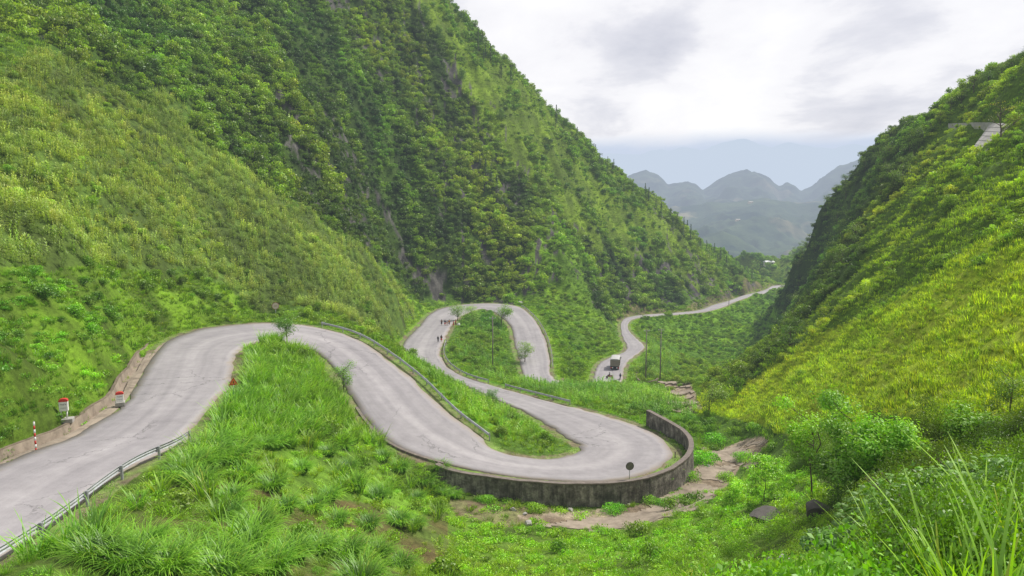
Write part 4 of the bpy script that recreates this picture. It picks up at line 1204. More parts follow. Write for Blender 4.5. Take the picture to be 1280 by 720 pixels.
def stone_shape(mb, w, d, z0, z1, red, mi_w=0):
    mb.box(-w / 2, w / 2, -d / 2, d / 2, z0, z1, mi_w, bev=0.015)
    # rounded red cap
    n = 10; prof = [(-w / 2 * math.cos(PI * i / n), z1 + 0.003 + red * math.sin(PI * i / n) ** 0.8) for i in range(n + 1)]
    return prof


def km_stone(px, py, legs, label, w, hgt, red, rz):
    x, y, z = hit(px, py) if not isinstance(px, tuple) else px
    d = w * 0.55
    t = thing('kilometre_stone', label, 'kilometre stone', (x, y, z + 0.0), rz)
    b = MB(); z0 = 0.62 if legs else 0.06
    prof = stone_shape(b, w, d, z0, z0 + hgt, red); b.build('stone', MWHITE, t)
    c = MB(); n = len(prof); e = 0.012
    v = [(px_, -d / 2 - e, z_) for px_, z_ in prof] + [(px_, d / 2 + e, z_) for px_, z_ in prof]
    v = [(q[0] * (1 + e * 2 / w), q[1], q[2]) for q in v]
    f = [tuple(range(n)), tuple(range(2 * n - 1, n - 1, -1))] + [(i, i + n, (i + 1) % n + n, (i + 1) % n) for i in range(n)]
    c.add(v, f); c.box(-w / 2 - e, w / 2 + e, -d / 2 - e, d / 2 + e, z0 + hgt - 0.05, z0 + hgt + 0.001); c.build('red_cap', MRED, t)
    l = MB(); bars(l, w * 0.72, z0 + hgt * 0.60, hgt * 0.13, 5, -d / 2 - 0.003); l.build('lettering', MBLACK, t)
    l = MB(); bars(l, w * 0.6, z0 + hgt * 0.28, hgt * 0.07, 6, -d / 2 - 0.003); l.build('lettering', MBLACK, t)
    if legs:
        for s in (-1, 1):
            q = MB(); q.tube([(s * w * .3, 0, 0.08), (s * w * .33, 0, z0 + 0.02)], 0.05, 8); q.build('leg', MWHITE, t)
    s = MB(); s.box(-w * (1.0 if legs else .62), w * (1.0 if legs else .62), -d * 1.2, d * 1.2, -0.25, 0.07, bev=0.02); s.build('plinth', MGREY, t)
    return t


km_stone(81, 527, True, 'larger white kilometre stone with red cap raised on two legs beside the drain', 0.56, 0.74, 0.17, 0.35)
km_stone((lambda q: (q[0], q[1], q[2]))(onz(150, 503, -16.1)), None, False, 'small white kilometre stone with red cap standing on the road verge', 0.56, 0.66, 0.15, 0.45)
km_stone(161, 467, False, 'tiny weathered kilometre marker farther up the drain under the bank', 0.26, 0.42, 0.1, 0.45)
x, y, z = hit(45, 563)
t = thing('marker_post', 'slim red and white banded marker post at the foot of the left bank', 'marker post', (x, y, z))
for k in range(8):
    q = MB(); q.tube([(0, 0, -0.1 + k * 0.24), (0, 0, -0.1 + k * 0.24 + 0.238)], 0.055, 10); q.build('band', MRED if k % 2 == 0 else MWHITE, t)
q = MB(); q.tube([(0, 0, 1.822), (0, 0, 1.87)], [0.05, 0.02], 10); q.build('cap', MGREY, t)


def disc_sign(px, py, hgt, r, label, name, cat, face, rim, rz, z=None, back=None, at_=None):
    p = at_ if at_ else hit(px, py)
    t = thing(name, label, cat, tuple(p), rz)
    q = MB(); q.tube([(0, 0.05, -0.3), (0, 0.05, hgt - 0.1)], 0.035, 8); q.build('post', MPOST, t)
    for nm, rr, y0, y1, m in (('face', r * 0.86, -0.035, -0.02, face), ('rim', r, -0.018, 0.01, rim)):
        c = MB(); n = 28
        v = [(rr * math.cos(2 * PI * i / n), yy, hgt + rr * math.sin(2 * PI * i / n)) for yy in (y0, y1) for i in range(n)]
        c.add(v, [tuple(range(n)), tuple(range(2 * n - 1, n - 1, -1))] + [(i, (i + 1) % n, (i + 1) % n + n, i + n) for i in range(n)])
        c.build(nm, m, t)
    return t


MPINK = plain('faded_sign_face', (0.62, 0.52, 0.44), 0.6, var=0.15, scale=8)
MFRED = plain('faded_red_paint', (0.42, 0.17, 0.13), 0.6, var=0.2)
ts = disc_sign(345, 400, 2.2, 0.55, 'faded round road sign on a grey post at the edge of the first hairpin', 'round_sign', 'road sign', MPINK, MFRED, 0.3)
q = MB(); q.box(-0.24, 0.24, -0.042, -0.037, 2.15, 2.25); q.build('symbol', MFRED, ts)
MMIRR = plain('dull_mirror_face', (0.16, 0.17, 0.14), 0.25, 0.4, var=0.5, scale=5)
MMRIM = plain('dark_sign_rim', (0.06, 0.055, 0.05), 0.6)
pm = np.array(onz(787, 601, -26.6)); 
disc_sign(0, 0, 1.55, 0.40, 'round convex traffic mirror on a thin post at the top of the retaining wall', 'traffic_mirror', 'traffic mirror', MMIRR, MMRIM, 0.15, at_=(pm[0], pm[1], -26.7))
# warning triangle in the long grass
p = hit(293, 505)
t = thing('warning_sign', 'small orange red triangular warning sign half hidden in the tall grass', 'road sign', (p[0], p[1], p[2]), 0.5)
q = MB(); q.tube([(0, 0.03, -0.2), (0, 0.03, 1.7)], 0.03, 8); q.build('post', MPOST, t)
def tri(mb, r, y0, y1, zc):
    v = [(r * math.sin(a), yy, zc + r * math.cos(a)) for yy in (y0, y1) for a in (0, 2 * PI / 3, 4 * PI / 3)]
    mb.add(v, [(0, 1, 2), (5, 4, 3), (0, 1, 4, 3), (1, 2, 5, 4), (2, 0, 3, 5)])
MORANGE = plain('orange_paint', (0.65, 0.20, 0.03), 0.5)
q = MB(); tri(q, 0.42, -0.02, 0.0, 1.78); q.build('border', MRED, t)
q = MB(); tri(q, 0.28, -0.028, -0.022, 1.78); q.build('face', MORANGE, t)
q = MB(); q.box(-0.03, 0.03, -0.034, -0.0285, 1.70, 1.90); q.build('symbol', MBLACK, t)
# short broken post by the end of the wall
p = onz(838, 571, -27.4)
q = MB(); q.box(-0.05, 0.05, -0.05, 0.05, -0.1, 0.75, bev=0.01); o = q.build('bollard', MCOPE, None, (p[0] + 0.5, p[1], -27.55)); tag(o, 'short dark post standing in the gap between road and high wall', 'bollard')


# ------------------------------------------------------------------ utility poles
def utility_pole(px, pyb, pyt, label, arm=True, lean=0.0):
    x, y, z = hit(px, pyb)
    zt = at(px, pyt, y)[2]; h = zt - z
    t = thing('utility_pole', label, 'utility pole', (x, y, z), 0.2)
    q = MB(); q.tube([(0, 0, -0.5), (lean, 0, h)], [0.15, 0.09], 10); q.build('pole', MCONC, t)
    if arm:
        q = MB(); q.box(-0.75, 0.75, -0.05, 0.05, h - 0.55, h - 0.43); q.build('crossarm', MPOST, t)
        for s in (-0.62, 0, 0.62):
            q = MB(); q.tube([(s, 0, h - 0.43), (s, 0, h - 0.33), (s, 0, h - 0.22)], [0.03, 0.06, 0.03], 8); q.build('insulator', MWHITE, t)
    return t, (x, y, z + h)


_, e1 = utility_pole(616, 463, 395, 'dark utility pole rising from the round knoll inside the second hairpin')
_, e2 = utility_pole(807, 477, 411, 'left utility pole of the pair beside the truck, with a leafy vine at its top')
_, e3 = utility_pole(825, 476, 410, 'right utility pole of the pair beside the truck, bare to the top')
_, e4 = utility_pole(911, 382, 366, 'small distant utility pole beside the far road', True)


# ------------------------------------------------------------------ slabs and steps of the stream bed
def slab(name, poly, label, thick=0.4, lift=0.07, mat=None, parent=None, step=0.45):
    """a thin slab draped on the bed of the stream, with broken edges"""
    H = np.array([hit(*p) for p in poly])[:, :2]; lo, hi = H.min(0) - 0.3, H.max(0) + 0.3
    nx, ny = [max(3, int(v / step) + 1) for v in (hi - lo)]
    gx, gy = np.meshgrid(np.linspace(lo[0], hi[0], nx), np.linspace(lo[1], hi[1], ny))
    jx = gx + (fbm(gx * 2, gy * 2, 5, 2) - .5) * step; jy = gy + (fbm(gx * 2, gy * 2, 8, 2) - .5) * step
    z = hz(jx.ravel(), jy.ravel()).reshape(gx.shape)
    ins = inpoly(jx + (fbm(gx, gy, 3, 3) - .5) * 1.2, jy + (fbm(gx, gy, 4, 3) - .5) * 1.2, H)
    bm = bmesh.new(); V = {}
    for j in range(ny - 1):
        for i in range(nx - 1):
            c = [(j, i), (j, i + 1), (j + 1, i + 1), (j + 1, i)]
            if sum(ins[q] for q in c) >= 3:
                vs = []
                for q in c:
                    if q not in V: V[q] = bm.verts.new((jx[q], jy[q], z[q] + lift))
                    vs.append(V[q])
                bm.faces.new(vs)
    bm.faces.ensure_lookup_table()
    if len(bm.faces):
        r = bmesh.ops.extrude_face_region(bm, geom=list(bm.faces))
        for v in [g for g in r['geom'] if isinstance(g, bmesh.types.BMVert)]: v.co.z -= thick
        bmesh.ops.recalc_face_normals(bm, faces=bm.faces)
    me = bpy.data.meshes.new(name); bm.to_mesh(me); bm.free(); me.materials.append(mat or MSLAB)
    o = bpy.data.objects.new(name, me); COL.objects.link(o)
    if parent is not None: o.parent = parent
    if label: tag(o, label, 'concrete slab')
    return o


slab('concrete_slab', [(668, 657), (720, 650), (800, 641), (828, 617), (872, 603), (900, 611), (886, 630), (850, 645), (790, 661), (720, 664)], 'largest pale brown slab of the stream bed at the foot of the retaining wall')
slab('concrete_slab', [(868, 599), (874, 583), (924, 580), (918, 590), (902, 604)], 'brown stream bed slab right of the curved wall, second from the front')
slab('concrete_slab', [(864, 556), (890, 560), (926, 557), (960, 577), (920, 579), (896, 573)], 'brown stream bed slab behind the round green bush, third from the front')
slab('concrete_slab', [(926, 545), (960, 545), (966, 556), (932, 555)], 'farthest small brown slab of the stream bed at the foot of the yellow slope')
ss = thing('stepped_spillway', 'stepped stone spillway of brown terraces below the two utility poles', 'steps', (0, 0, 0))
for k, (x0, x1, yy, th) in enumerate([(822, 862, 478, 2.6), (822, 864, 483, 3), (825, 866, 488.5, 3.2), (830, 868, 494.5, 3.6), (832, 874, 501, 5), (838, 876, 510, 6)]):
    slab('step', [(x0, yy), (x1, yy + .5), (x1 + 1, yy + th), (x0 + 1, yy + th)], None, 0.9, 0.30, parent=ss, step=0.7)
cw = MB(); cpts = np.array([hit(*p) for p in [(797, 466), (796, 473), (800, 478), (806, 480), (814, 479), (822, 475)]]); cpts = smooth(catmull(cpts, 5), 2); cpts[:, 2] = hz(cpts[:, 0], cpts[:, 1])
cw.sweep(cpts, [(-0.25, -0.5), (-0.2, 0.5), (0.2, 0.55), (0.3, -0.5)], closed=True)
tag(cw.build('kerb_wall', MEARTH), 'short curved brown kerb wall at the base of the pair of poles', 'wall')


# ------------------------------------------------------------------ boulders
def boulder(px, py, w, label, mat, flat=0.65, seed=0, name='boulder'):
    bm = bmesh.new(); bmesh.ops.create_icosphere(bm, subdivisions=4, radius=0.5)
    rg = np.random.default_rng(seed + 500)
    co = np.array([v.co[:] for v in bm.verts])
    for _ in range(16):                       # chop with random planes for a broken look
        d = unit(rg.normal(size=3)); k = rg.uniform(0.24, 0.40); s = co @ d
        co -= np.outer(np.maximum(0, s - k) * 0.97, d)
    co *= (1 + 0.3 * (fbm(co[:, 0] * 3 + seed, co[:, 1] * 3 + co[:, 2] * 2, seed, 4) - 0.5))[:, None]
    for v, c in zip(bm.verts, co): v.co = (c[0] * w, c[1] * w * 0.85, c[2] * w * flat)
    me = bpy.data.meshes.new(name); bm.to_mesh(me); bm.free(); me.materials.append(mat)
    x, y, z = hit(px, py)
    o = bpy.data.objects.new(name, me); COL.objects.link(o); o.location = (x, y, z + w * flat * (0.22 if 'bush' in label or 'sapling' in label else 0.12)); o.rotation_euler = (0, 0, rg.uniform(0, 6))
    return tag(o, label, 'rock')


for a in [(955, 652, 2.3, 'wide dark brown boulder in the bushes left of the sapling', MROCKD), (1022, 645, 1.7, 'dark reddish boulder right behind the thin sapling trunk', MROCKD),
          (1070, 690, 1.5, 'mossy grey green boulder under the dense bush', MROCKD), (962, 702, 0.62, 'left pale rock of the pair low in the near undergrowth', MROCKL),
          (982, 703, 0.7, 'right pale pinkish rock of the pair low in the near undergrowth', MROCKL), (641, 638, 0.8, 'white stone lying against the left part of the wall foot', MROCKL),
          (656, 643, 0.6, 'small grey stone just right of the white stone at the wall foot', MROCKL), (713, 638, 0.85, 'grey white stone in front of the middle of the wall', MROCKL),
          (786, 632, 0.45, 'small lilac white stone beside the low green bush', MROCKL), (884, 583, 0.9, 'pale flat stone on the slab right of the curved wall', MROCKL),
          (660, 655, 1.0, 'flat grey stones at the left edge of the largest slab', MROCKL), (651, 380, 2.6, 'big white rock at the start of the second hairpin guardrail', MROCKL),
          (883, 543, 0.6, 'small orange brown stone in the creepers behind the wall', MEARTH),
          (318, 437, 1.1, 'dark stone at the tip of the grassy spur', MROCKD)]:
    boulder(*a, seed=int(a[0]))

# ------------------------------------------------------------------ concrete revetment and parapet high on the right
rv = thing('revetment', 'pale grey stepped concrete revetment below the upper road on the right hill', 'retaining wall')
tl, tr_, bl, br_ = hit(1238, 158), hit(1264, 158), hit(1214, 190), hit(1232, 193)
for k in range(6):
    w0, w1 = k / 6, (k + 0.9) / 6
    A = [np.array(tl) * (1 - w) + np.array(bl) * w for w in (w0, w1)]; B = [np.array(tr_) * (1 - w) + np.array(br_) * w for w in (w0, w1)]
    q = MB(); up = np.array((-0.2, -0.3, 0.5 - 0.03 * k)); 
    f4 = [A[0] + up, B[0] + up, B[1] + up * 1.0, A[1] + up * 1.0]; lo = [p - np.array((0, 0, 3.0)) for p in (A[0], B[0], B[1], A[1])]
    q.add([tuple(p) for p in f4 + lo], [(0, 1, 2, 3), (4, 7, 6, 5), (0, 4, 5, 1), (1, 5, 6, 2), (2, 6, 7, 3), (3, 7, 4, 0)])
    q.build('terrace', MGREY, rv)
pp = np.array([hit(px, 159.5) for px in range(1186, 1246, 6)]); pp[:, 2] += 0.6; pp = smooth(pp, 2)
q = MB(); q.sweep(pp, [(-0.2, -1.5), (-0.2, 0.35), (0.2, 0.35), (0.2, -1.5)], closed=True)
tag(q.build('parapet_wall', MGREY), 'thin pale parapet of the upper road crossing the right hill', 'wall')


# ------------------------------------------------------------------ far houses
MROOF = plain('pale_metal_roof', (0.6, 0.6, 0.6), 0.5, var=0.1, scale=0.1); MRROOF = plain('reddish_roof', (0.45, 0.2, 0.13), 0.7)
MCREAM = plain('cream_wall', (0.6, 0.55, 0.45), 0.8)
def house(p, w, d, h, label, roof, rz):
    t = thing('farm_house', label, 'house', p, rz)
    q = MB(); q.box(-w / 2, w / 2, -d / 2, d / 2, -3, h); q.build('walls', MCREAM, t)
    q = MB(); v = [(-w / 2 - .5, -d / 2 - .5, h), (w / 2 + .5, -d / 2 - .5, h), (w / 2 + .5, d / 2 + .5, h), (-w / 2 - .5, d / 2 + .5, h), (-w / 2, 0, h + d * .28), (w / 2, 0, h + d * .28)]
    q.add(v, [(0, 1, 5, 4), (2, 3, 4, 5), (3, 0, 4), (1, 2, 5), (3, 2, 1, 0)]); q.build('roof', roof, t)
    for k in (-1, 1):
        q = MB(); q.box(k * w * .25 - 0.6, k * w * .25 + 0.6, -d / 2 - 0.06, -d / 2 - 0.005, h * .35, h * .75); q.build('window', MBLACK, t)
    return t


def hit_obj(px, py, nm):
    bpy.context.view_layer.update()
    o = bpy.data.objects[nm]; d = Vector(ray(px, py)).normalized()
    ok, loc, _, _ = o.ray_cast(Vector((0, 0, 0)), d)
    return tuple(loc) if ok else at(px, py, 1500)


house(hit(961, 331), 7, 4, 2.2, 'white roofed house at the far end of the olive meadow', MROOF, 0.2)
for (px, py, w, lab, r, nm) in [(938, 254, 10, 'tiny pale house on the brown terrace of the distant hills', MGREY, 'valley_slopes'), (922, 276, 8, 'lone tiny pale house low in the hazy valley', MGREY, 'valley_slopes')]:
    house(hit_obj(px, py, nm), w, w * .5, w * .25, lab, r, 0.3)


# ------------------------------------------------------------------ trees and individual plants
def limb_tree(h, r, seed, n=5, sway=0.15, leafh=0.5):
    rg = np.random.default_rng(seed); mb = MB(); tips = []
    pts = [(0, 0, -0.3)] + [(sway * rg.normal() * k / 4 * h * .3, sway * rg.normal() * k / 4 * h * .3, h * k / 4) for k in range(1, 5)]
    mb.tube(pts, [r * (1 - 0.17 * k) for k in range(5)], 7)
    for i in range(n):
        k = rg.uniform(leafh, 1.0); b = Vector(pts[0]).lerp(Vector(pts[-1]), k); a = rg.uniform(0, 6.28); L = h * rg.uniform(.2, .42)
        c = b + Vector((math.cos(a) * L * .55, math.sin(a) * L * .55, L * .35)); e = b + Vector((math.cos(a) * L, math.sin(a) * L, L * .8))
        mb.tube([b, c, e], [r * .45, r * .28, r * .1], 5); tips.append(e)
        for s in range(2):
            a2 = a + rg.normal() * .8; f = c + Vector((math.cos(a2), math.sin(a2), 0.7)) * L * .4; mb.tube([c, f], [r * .22, r * .06], 4); tips.append(f)
    tips.append(Vector(pts[-1]))
    return mb, tips


def crown_mesh(name, tips, cl, n, leaf, seed, aspect=0.5, dense=1.0):
    rg = np.random.default_rng(seed); tips = np.array([tuple(t) for t in tips]); k = rg.integers(0, len(tips), n)
    d = unit(rg.normal(size=(n, 3))) * (rg.uniform(0, 1, (n, 1)) ** 0.45) * cl * np.array([1.2, 1.2, 0.75]) * rg.uniform(.6, 1.3, len(tips))[k][:, None]
    P = tips[k] + d; Nn = unit(d / cl + np.array([0, 0, .9]) + 0.6 * rg.normal(size=(n, 3)))
    V = leaf_quads(P, Nn, leaf, rg, aspect)
    z = (P[:, 2] - P[:, 2].min()) / np.ptp(P[:, 2])
    C = ((0.6 + 0.5 * z) * rg.uniform(.7, 1.25, n) * rg.uniform(.8, 1.15, len(tips))[k])[:, None] * np.stack([1 + rg.uniform(0, .4, n), np.ones(n), rg.uniform(.6, 1.2, n)], 1)  # lower crown leaves coloured darker as painted shade
    return quad_mesh(name, V, C, MLEAF)


def tree_proto(h, r, seed, cl, n, leaf, name='tree', nb=6, leafh=0.45):
    t = bpy.data.objects.new(name, None); COL.objects.link(t)
    mb, tips = limb_tree(h, r, seed, nb, leafh=leafh)
    mb.build('trunk', MBARK, t)
    meshobj('crown', crown_mesh('crown', tips, cl, n, leaf, seed), t)
    return t


def place_tree(proto, px, py, s, label, tint, group=None, cat='tree', first=set(), at_=None, rz=None):
    x, y, z = at_ if at_ else hit(px, py)
    o = proto if id(proto) not in first else copy_tree(proto)
    first.add(id(proto))
    o.location = (x, y, z - 0.1 * s); o.scale = (s, s, s); o.rotation_euler = (0, 0, random.uniform(0, 6.28) if rz is None else rz)
    tag(o, label, cat, group)
    for c in [q for q in bpy.data.objects if q.parent == o]:
        if c.name.startswith(('crown', 'needles', 'leaves')): c['tint'] = [float(v) * (1.0 if group else 1.45) for v in tint]
    return o


PW = [tree_proto(4.0, 0.13, 310 + k, 1.05, 1100, 0.12, 'broadleaf_tree', 9, 0.3) for k in range(3)]
lab = 'leafy dark green tree among the dense wood on the steep right hill'
sil = [(1278, 62), (1262, 72), (1248, 80), (1232, 88), (1214, 97), (1198, 110), (1185, 120), (1172, 136), (1160, 150), (1148, 162), (1134, 170), (1120, 176), (1106, 183), (1092, 190), (1078, 197), (1066, 207), (1053, 215), (1042, 224), (1030, 236), (1019, 247),
       (1008, 259), (998, 271), (990, 284), (984, 300), (994, 318), (1002, 338), (1006, 358), (1000, 380), (992, 402), (984, 420)]
for k, (px, py) in enumerate(sil):
    place_tree(PW[k % 3], px + 3, py + 20, 0.7 + 0.3 * random.random(), lab, (0.055 * random.uniform(.8, 1.2), 0.115, 0.018), 'trees of the right hill wood')
for k in range(46):
    px = random.uniform(972, 1150); t_ = random.random(); y0 = np.interp(px, [975, 1020, 1080, 1150], [340, 265, 210, 178]); y1 = np.interp(px, [960, 1010, 1060, 1110, 1150], [440, 400, 330, 250, 190])
    place_tree(PW[k % 3], px, y0 + (y1 - y0) * t_, random.uniform(0.6, 1.05), lab, tuple(np.array((0.07, 0.14, 0.02)) * random.uniform(.75, 1.4)), 'trees of the right hill wood')

# conifers on the ridge
def conifer_proto(seed):
    t = bpy.data.objects.new('pine_tree', None); COL.objects.link(t); rg = np.random.default_rng(seed)
    q = MB(); q.tube([(0, 0, -.3), (0, 0, 5.2)], [.12, .03], 6); q.build('trunk', MBARK, t)
    n = 300; z = rg.uniform(0.1, 1, n) ** 0.9; a = rg.uniform(0, 6.28, n); r = (1.05 - z) * 1.15 * rg.uniform(.25, 1, n) ** .5
    r *= 0.75 + 0.25 * np.sin(z * 40)
    P = np.stack([r * np.cos(a), r * np.sin(a), 0.6 + z * 4.9 - r * .25], 1); Nn = unit(np.stack([np.cos(a), np.sin(a), np.full(n, 1.2)], 1) + .5 * rg.normal(size=(n, 3)))
    V = leaf_quads(P, Nn, 0.19, rg, .35)
    meshobj('needles', quad_mesh('needles', V, np.outer(rg.uniform(.6, 1.2, n), (1, 1, 1)), MLEAF), t)
    return t
PC = [conifer_proto(400), conifer_proto(401)]
ridge_px = [(560, 2), (600, 42), (650, 88), (700, 141), (740, 180), (780, 215), (830, 255), (880, 295), (920, 325), (946, 345)]
rx = np.array(ridge_px, float)
spots = []
for k in range(44):
    px = random.triangular(690, 948, 900); spots.append((px, np.interp(px, rx[:, 0], rx[:, 1]) + random.uniform(10, 26)))
for k in range(14): spots.append((random.uniform(565, 700), None))
spots = [(px, (py if py is not None else np.interp(px, rx[:, 0], rx[:, 1]) + random.uniform(14, 50))) for px, py in spots]
spots += [(905 + 5 * k + random.uniform(-1, 1), 322 + 4.2 * k) for k in range(8)] + [(600 + 7 * k, 215 + 9 * k) for k in range(4)]
for k, (px, py) in enumerate(spots):
    place_tree(PC[k % 2], px, py, random.uniform(.9, 1.5), 'small dark conifer standing on the ridge of the big left mountain', (0.035, 0.075, 0.02), 'conifers along the mountain ridge')

# bamboo clumps high on the face
bam = bush_mesh('leaves', 900, 0.10, 420, lobes=12, h=2.6, spread=0.35, aspect=.2)
for (px, py, s, lab) in [(577, 92, 3.4, 'tall bluish bamboo clump on the bright upper ridge of the mountain'), (530, 18, 4.5, 'large dark feathery bamboo clump near the mountain top'), (548, 40, 3.6, 'bamboo clump just below the mountain top clump'),
                         (626, 140, 2.8, 'lower bluish bamboo clump on the bright ridge slope'), (545, 74, 2.8, 'small pale bamboo clump left of the tall one on the ridge')]:
    x, y, z = hit(px, py + 12); o = meshobj('bamboo_clump', bam, None, (0.07, 0.15, 0.04)); o.location = (x, y, z); o.scale = (s, s, s * .9); tag(o, lab, 'bamboo')

# trees round the second hairpin and by the poles
PT = [tree_proto(3.4, 0.10, 330 + k, 0.95, 2600, 0.085, 'broadleaf_tree', 10, 0.25) for k in range(3)]
place_tree(PT[0], 572, 401, 1.25, 'feathery grey green tree overhanging the second hairpin beside the walkers', (0.09, 0.19, 0.045), None)
place_tree(PT[1], 590, 408, 1.35, 'rounded blue green tree right behind the feathery one on the knoll', (0.10, 0.20, 0.05), None)
place_tree(PT[2], 627, 408, 1.55, 'dark leafy tree crowning the knoll beside the utility pole', (0.07, 0.16, 0.02), None)
place_tree(PT[0], 656, 453, 1.2, 'spreading bush tree leaning over the right limb of the second hairpin', (0.08, 0.17, 0.025), None)
place_tree(PT[1], 616, 508, 0.6, 'small dark tree in the corn strip by the middle of the road', (0.04, 0.12, 0.02), None)
place_tree(PT[2], 359, 430, 0.95, 'slim sapling standing alone at the top of the grassy spur', (0.05, 0.13, 0.02), None)
place_tree(PT[0], 430, 487, 0.72, 'little tree at the right edge of the grassy spur', (0.07, 0.17, 0.03), None)
place_tree(PT[1], 808, 470, 1.1, 'small leafy tree wrapped around the left pole of the pair', (0.05, 0.12, 0.02), None)
place_tree(PT[2], 886, 520, 1.2, 'grey green shrub tree on the stream bed behind the wall', (0.09, 0.16, 0.04), None)
place_tree(PT[0], 1262, 515, 0.5, 'thin dark leaved sapling on the yellow slope at the right edge', (0.06, 0.13, 0.02), None)
bare = tree_proto(5.0, 0.12, 351, 0.6, 260, 0.09, 'bare_tree', 9); place_tree(bare, 1250, 186, 1.35, 'nearly bare tree in front of the pale revetment', (0.12, 0.15, 0.05))

# near saplings with compound leaves
def sapling(px, py, h, label, seed, tint, r=0.04, n=5200, leaf=0.07, cl=0.5, nb=16, leafh=.15):
    p = tree_proto(h, r, seed, cl, n, leaf, 'sapling', nb, leafh)
    return place_tree(p, px, py, 1.0, label, tint)


sapling(1014, 632, 4.6, 'slender sapling with bare trunk above the dark boulder on the near right', 361, (0.10, 0.23, 0.02), leafh=.5, n=3600, nb=14, r=.055)
sapling(1062, 625, 3.9, 'bushy dark leaved tree right of the slender sapling', 362, (0.06, 0.15, 0.018), 0.05, 9000, 0.075, 0.62)
sapling(1090, 630, 3.0, 'broad leafy bush between the saplings and the big leaved shrub', 363, (0.08, 0.20, 0.02), 0.045, 8000, 0.075, 0.6)
sapling(955, 628, 2.6, 'light green sapling at the edge of the stream bed', 364, (0.11, 0.25, 0.022), 0.035, 3600, 0.07, 0.45)
sapling(915, 640, 1.9, 'small yellow green sapling next to the largest slab', 365, (0.13, 0.28, 0.025), 0.03, 3000, 0.07, 0.42)
sapling(1130, 612, 2.2, 'low leafy sapling below the yellow slope', 366, (0.09, 0.2, 0.02), 0.035, 4800, 0.07, 0.5)
sapling(1215, 590, 1.8, 'dark green bush against the yellow slope on the right', 367, (0.07, 0.16, 0.02), 0.035, 4800, 0.065, 0.5)

# big-leaved shrub on the right edge: heart shaped leaves
def heart_leaf_mesh(name, n, seed, w, h, leaf):
    rg = np.random.default_rng(seed); V = []; C = []
    for i in range(n):
        a = rg.uniform(0, 6.28); r = w * math.sqrt(rg.uniform()); z = h * (1 - (r / w) ** 2 * .55) * rg.uniform(.35, 1.05)
        P = np.array([r * math.cos(a), r * math.sin(a), z]); Nn = unit(np.array([math.cos(a) * .35, math.sin(a) * .35, 1.0]) + .35 * rg.normal(size=3))
        d = unit(np.cross(Nn, rg.normal(size=3))); e = np.cross(Nn, d); s = leaf * rg.uniform(.55, 1.25); dn = -Nn * s * .22
        mid = P + Nn * 0.0
        L = [P - d * s * .5, P - d * s * .62 + e * s * .38 + dn, P + e * s * .62 + dn, P + d * s * .35 + e * s * .4 + dn, P + d * s * .95 + dn * 1.6]
        R = [P - d * s * .5, P - d * s * .62 - e * s * .38 + dn, P - e * s * .62 + dn, P + d * s * .35 - e * s * .4 + dn, P + d * s * .95 + dn * 1.6]
        v = rg.uniform(.7, 1.25) * (.55 + .5 * z / h); g = rg.uniform(.8, 1.5)  # lower leaves coloured darker, shade of the upper ones painted in
        for S in (L, R):
            V.append([S[0], S[1], S[2], mid]); V.append([mid, S[2], S[3], S[4]]); C += [(v * (1 + .2 * (g - 1)), v, v * g)] * 2
    return quad_mesh(name, V, C, MLEAF)


def broad_shrub(px, py, w, h, n, leaf, label, tint, seed, Y=None):
    x, y, z = hit(px, py)
    t = thing('broadleaf_shrub', label, 'shrub', (x, y, z - .1))
    q = MB(); rg = np.random.default_rng(seed)
    for k in range(7):
        a = rg.uniform(0, 6.28); q.tube([(0, 0, 0), (math.cos(a) * w * .3, math.sin(a) * w * .3, h * .5), (math.cos(a) * w * .7, math.sin(a) * w * .7, h * .85)], [.03, .02, .008], 5)
    q.build('stem', MBARK, t); meshobj('leaves', heart_leaf_mesh('leaves', n, seed, w, h, leaf), t, tint)
    return t


broad_shrub(1165, 690, 1.9, 1.7, 1500, .11, 'large shrub of grey green heart shaped leaves at the right edge', (0.085, 0.185, 0.045), 371)
broad_shrub(1245, 660, 1.6, 1.5, 1300, .12, 'big leaved shrub with pale leaf tops in the lower right corner', (0.10, 0.20, 0.06), 372)
broad_shrub(1090, 700, 1.2, 0.9, 900, .09, 'low broad leaved shrub above the mossy boulder', (0.08, 0.20, 0.03), 373)
broad_shrub(1050, 690, 1.3, 0.8, 900, .09, 'dark low shrub in front of the mossy boulder', (0.06, 0.15, 0.025), 374)

# round creeping bushes at the foot of the wall
gb = bush_mesh('creeping_bush', 1500, 0.05, 380, lobes=16, h=.45, spread=.75, core=.1)
for (px, py, s, lab, tn) in [(767, 640, 1.25, 'bright green low bush on the slab before the middle of the wall', (.10, .30, .02)), (668, 612 + 26, 1.1, 'yellow green weedy bush against the wall foot', (.15, .28, .03)), (606, 628, 1.0, 'little green bush near the left end of the wall', (.12, .28, .03)),
                            (812, 628, 1.1, 'bush touching the wall foot below the mirror', (.12, .26, .03)), (828, 632, .9, 'small round bush on the slab right of the wall foot bush', (.11, .28, .03)), (858, 600, 1.5, 'spreading bush along the right foot of the curved wall', (.12, .27, .03)),
                            (880, 578, 1.9, 'round dense green bush right of the curved wall', (.11, .32, .02)), (893, 553, 1.9, 'leafy clump behind the round dense bush', (.10, .28, .02)), (910, 600, 1.2, 'pale bush between two stream bed slabs', (.14, .28, .03)), (928, 575, 1.3, 'green bush growing out of the third slab', (.12, .3, .03))]:
    x, y, z = hit(px, py); o = meshobj('creeping_bush', gb, None, tn); o.location = (x, y, z - .05); o.scale = (s,) * 3; o.rotation_euler = (0, 0, px); tag(o, lab, 'bush')

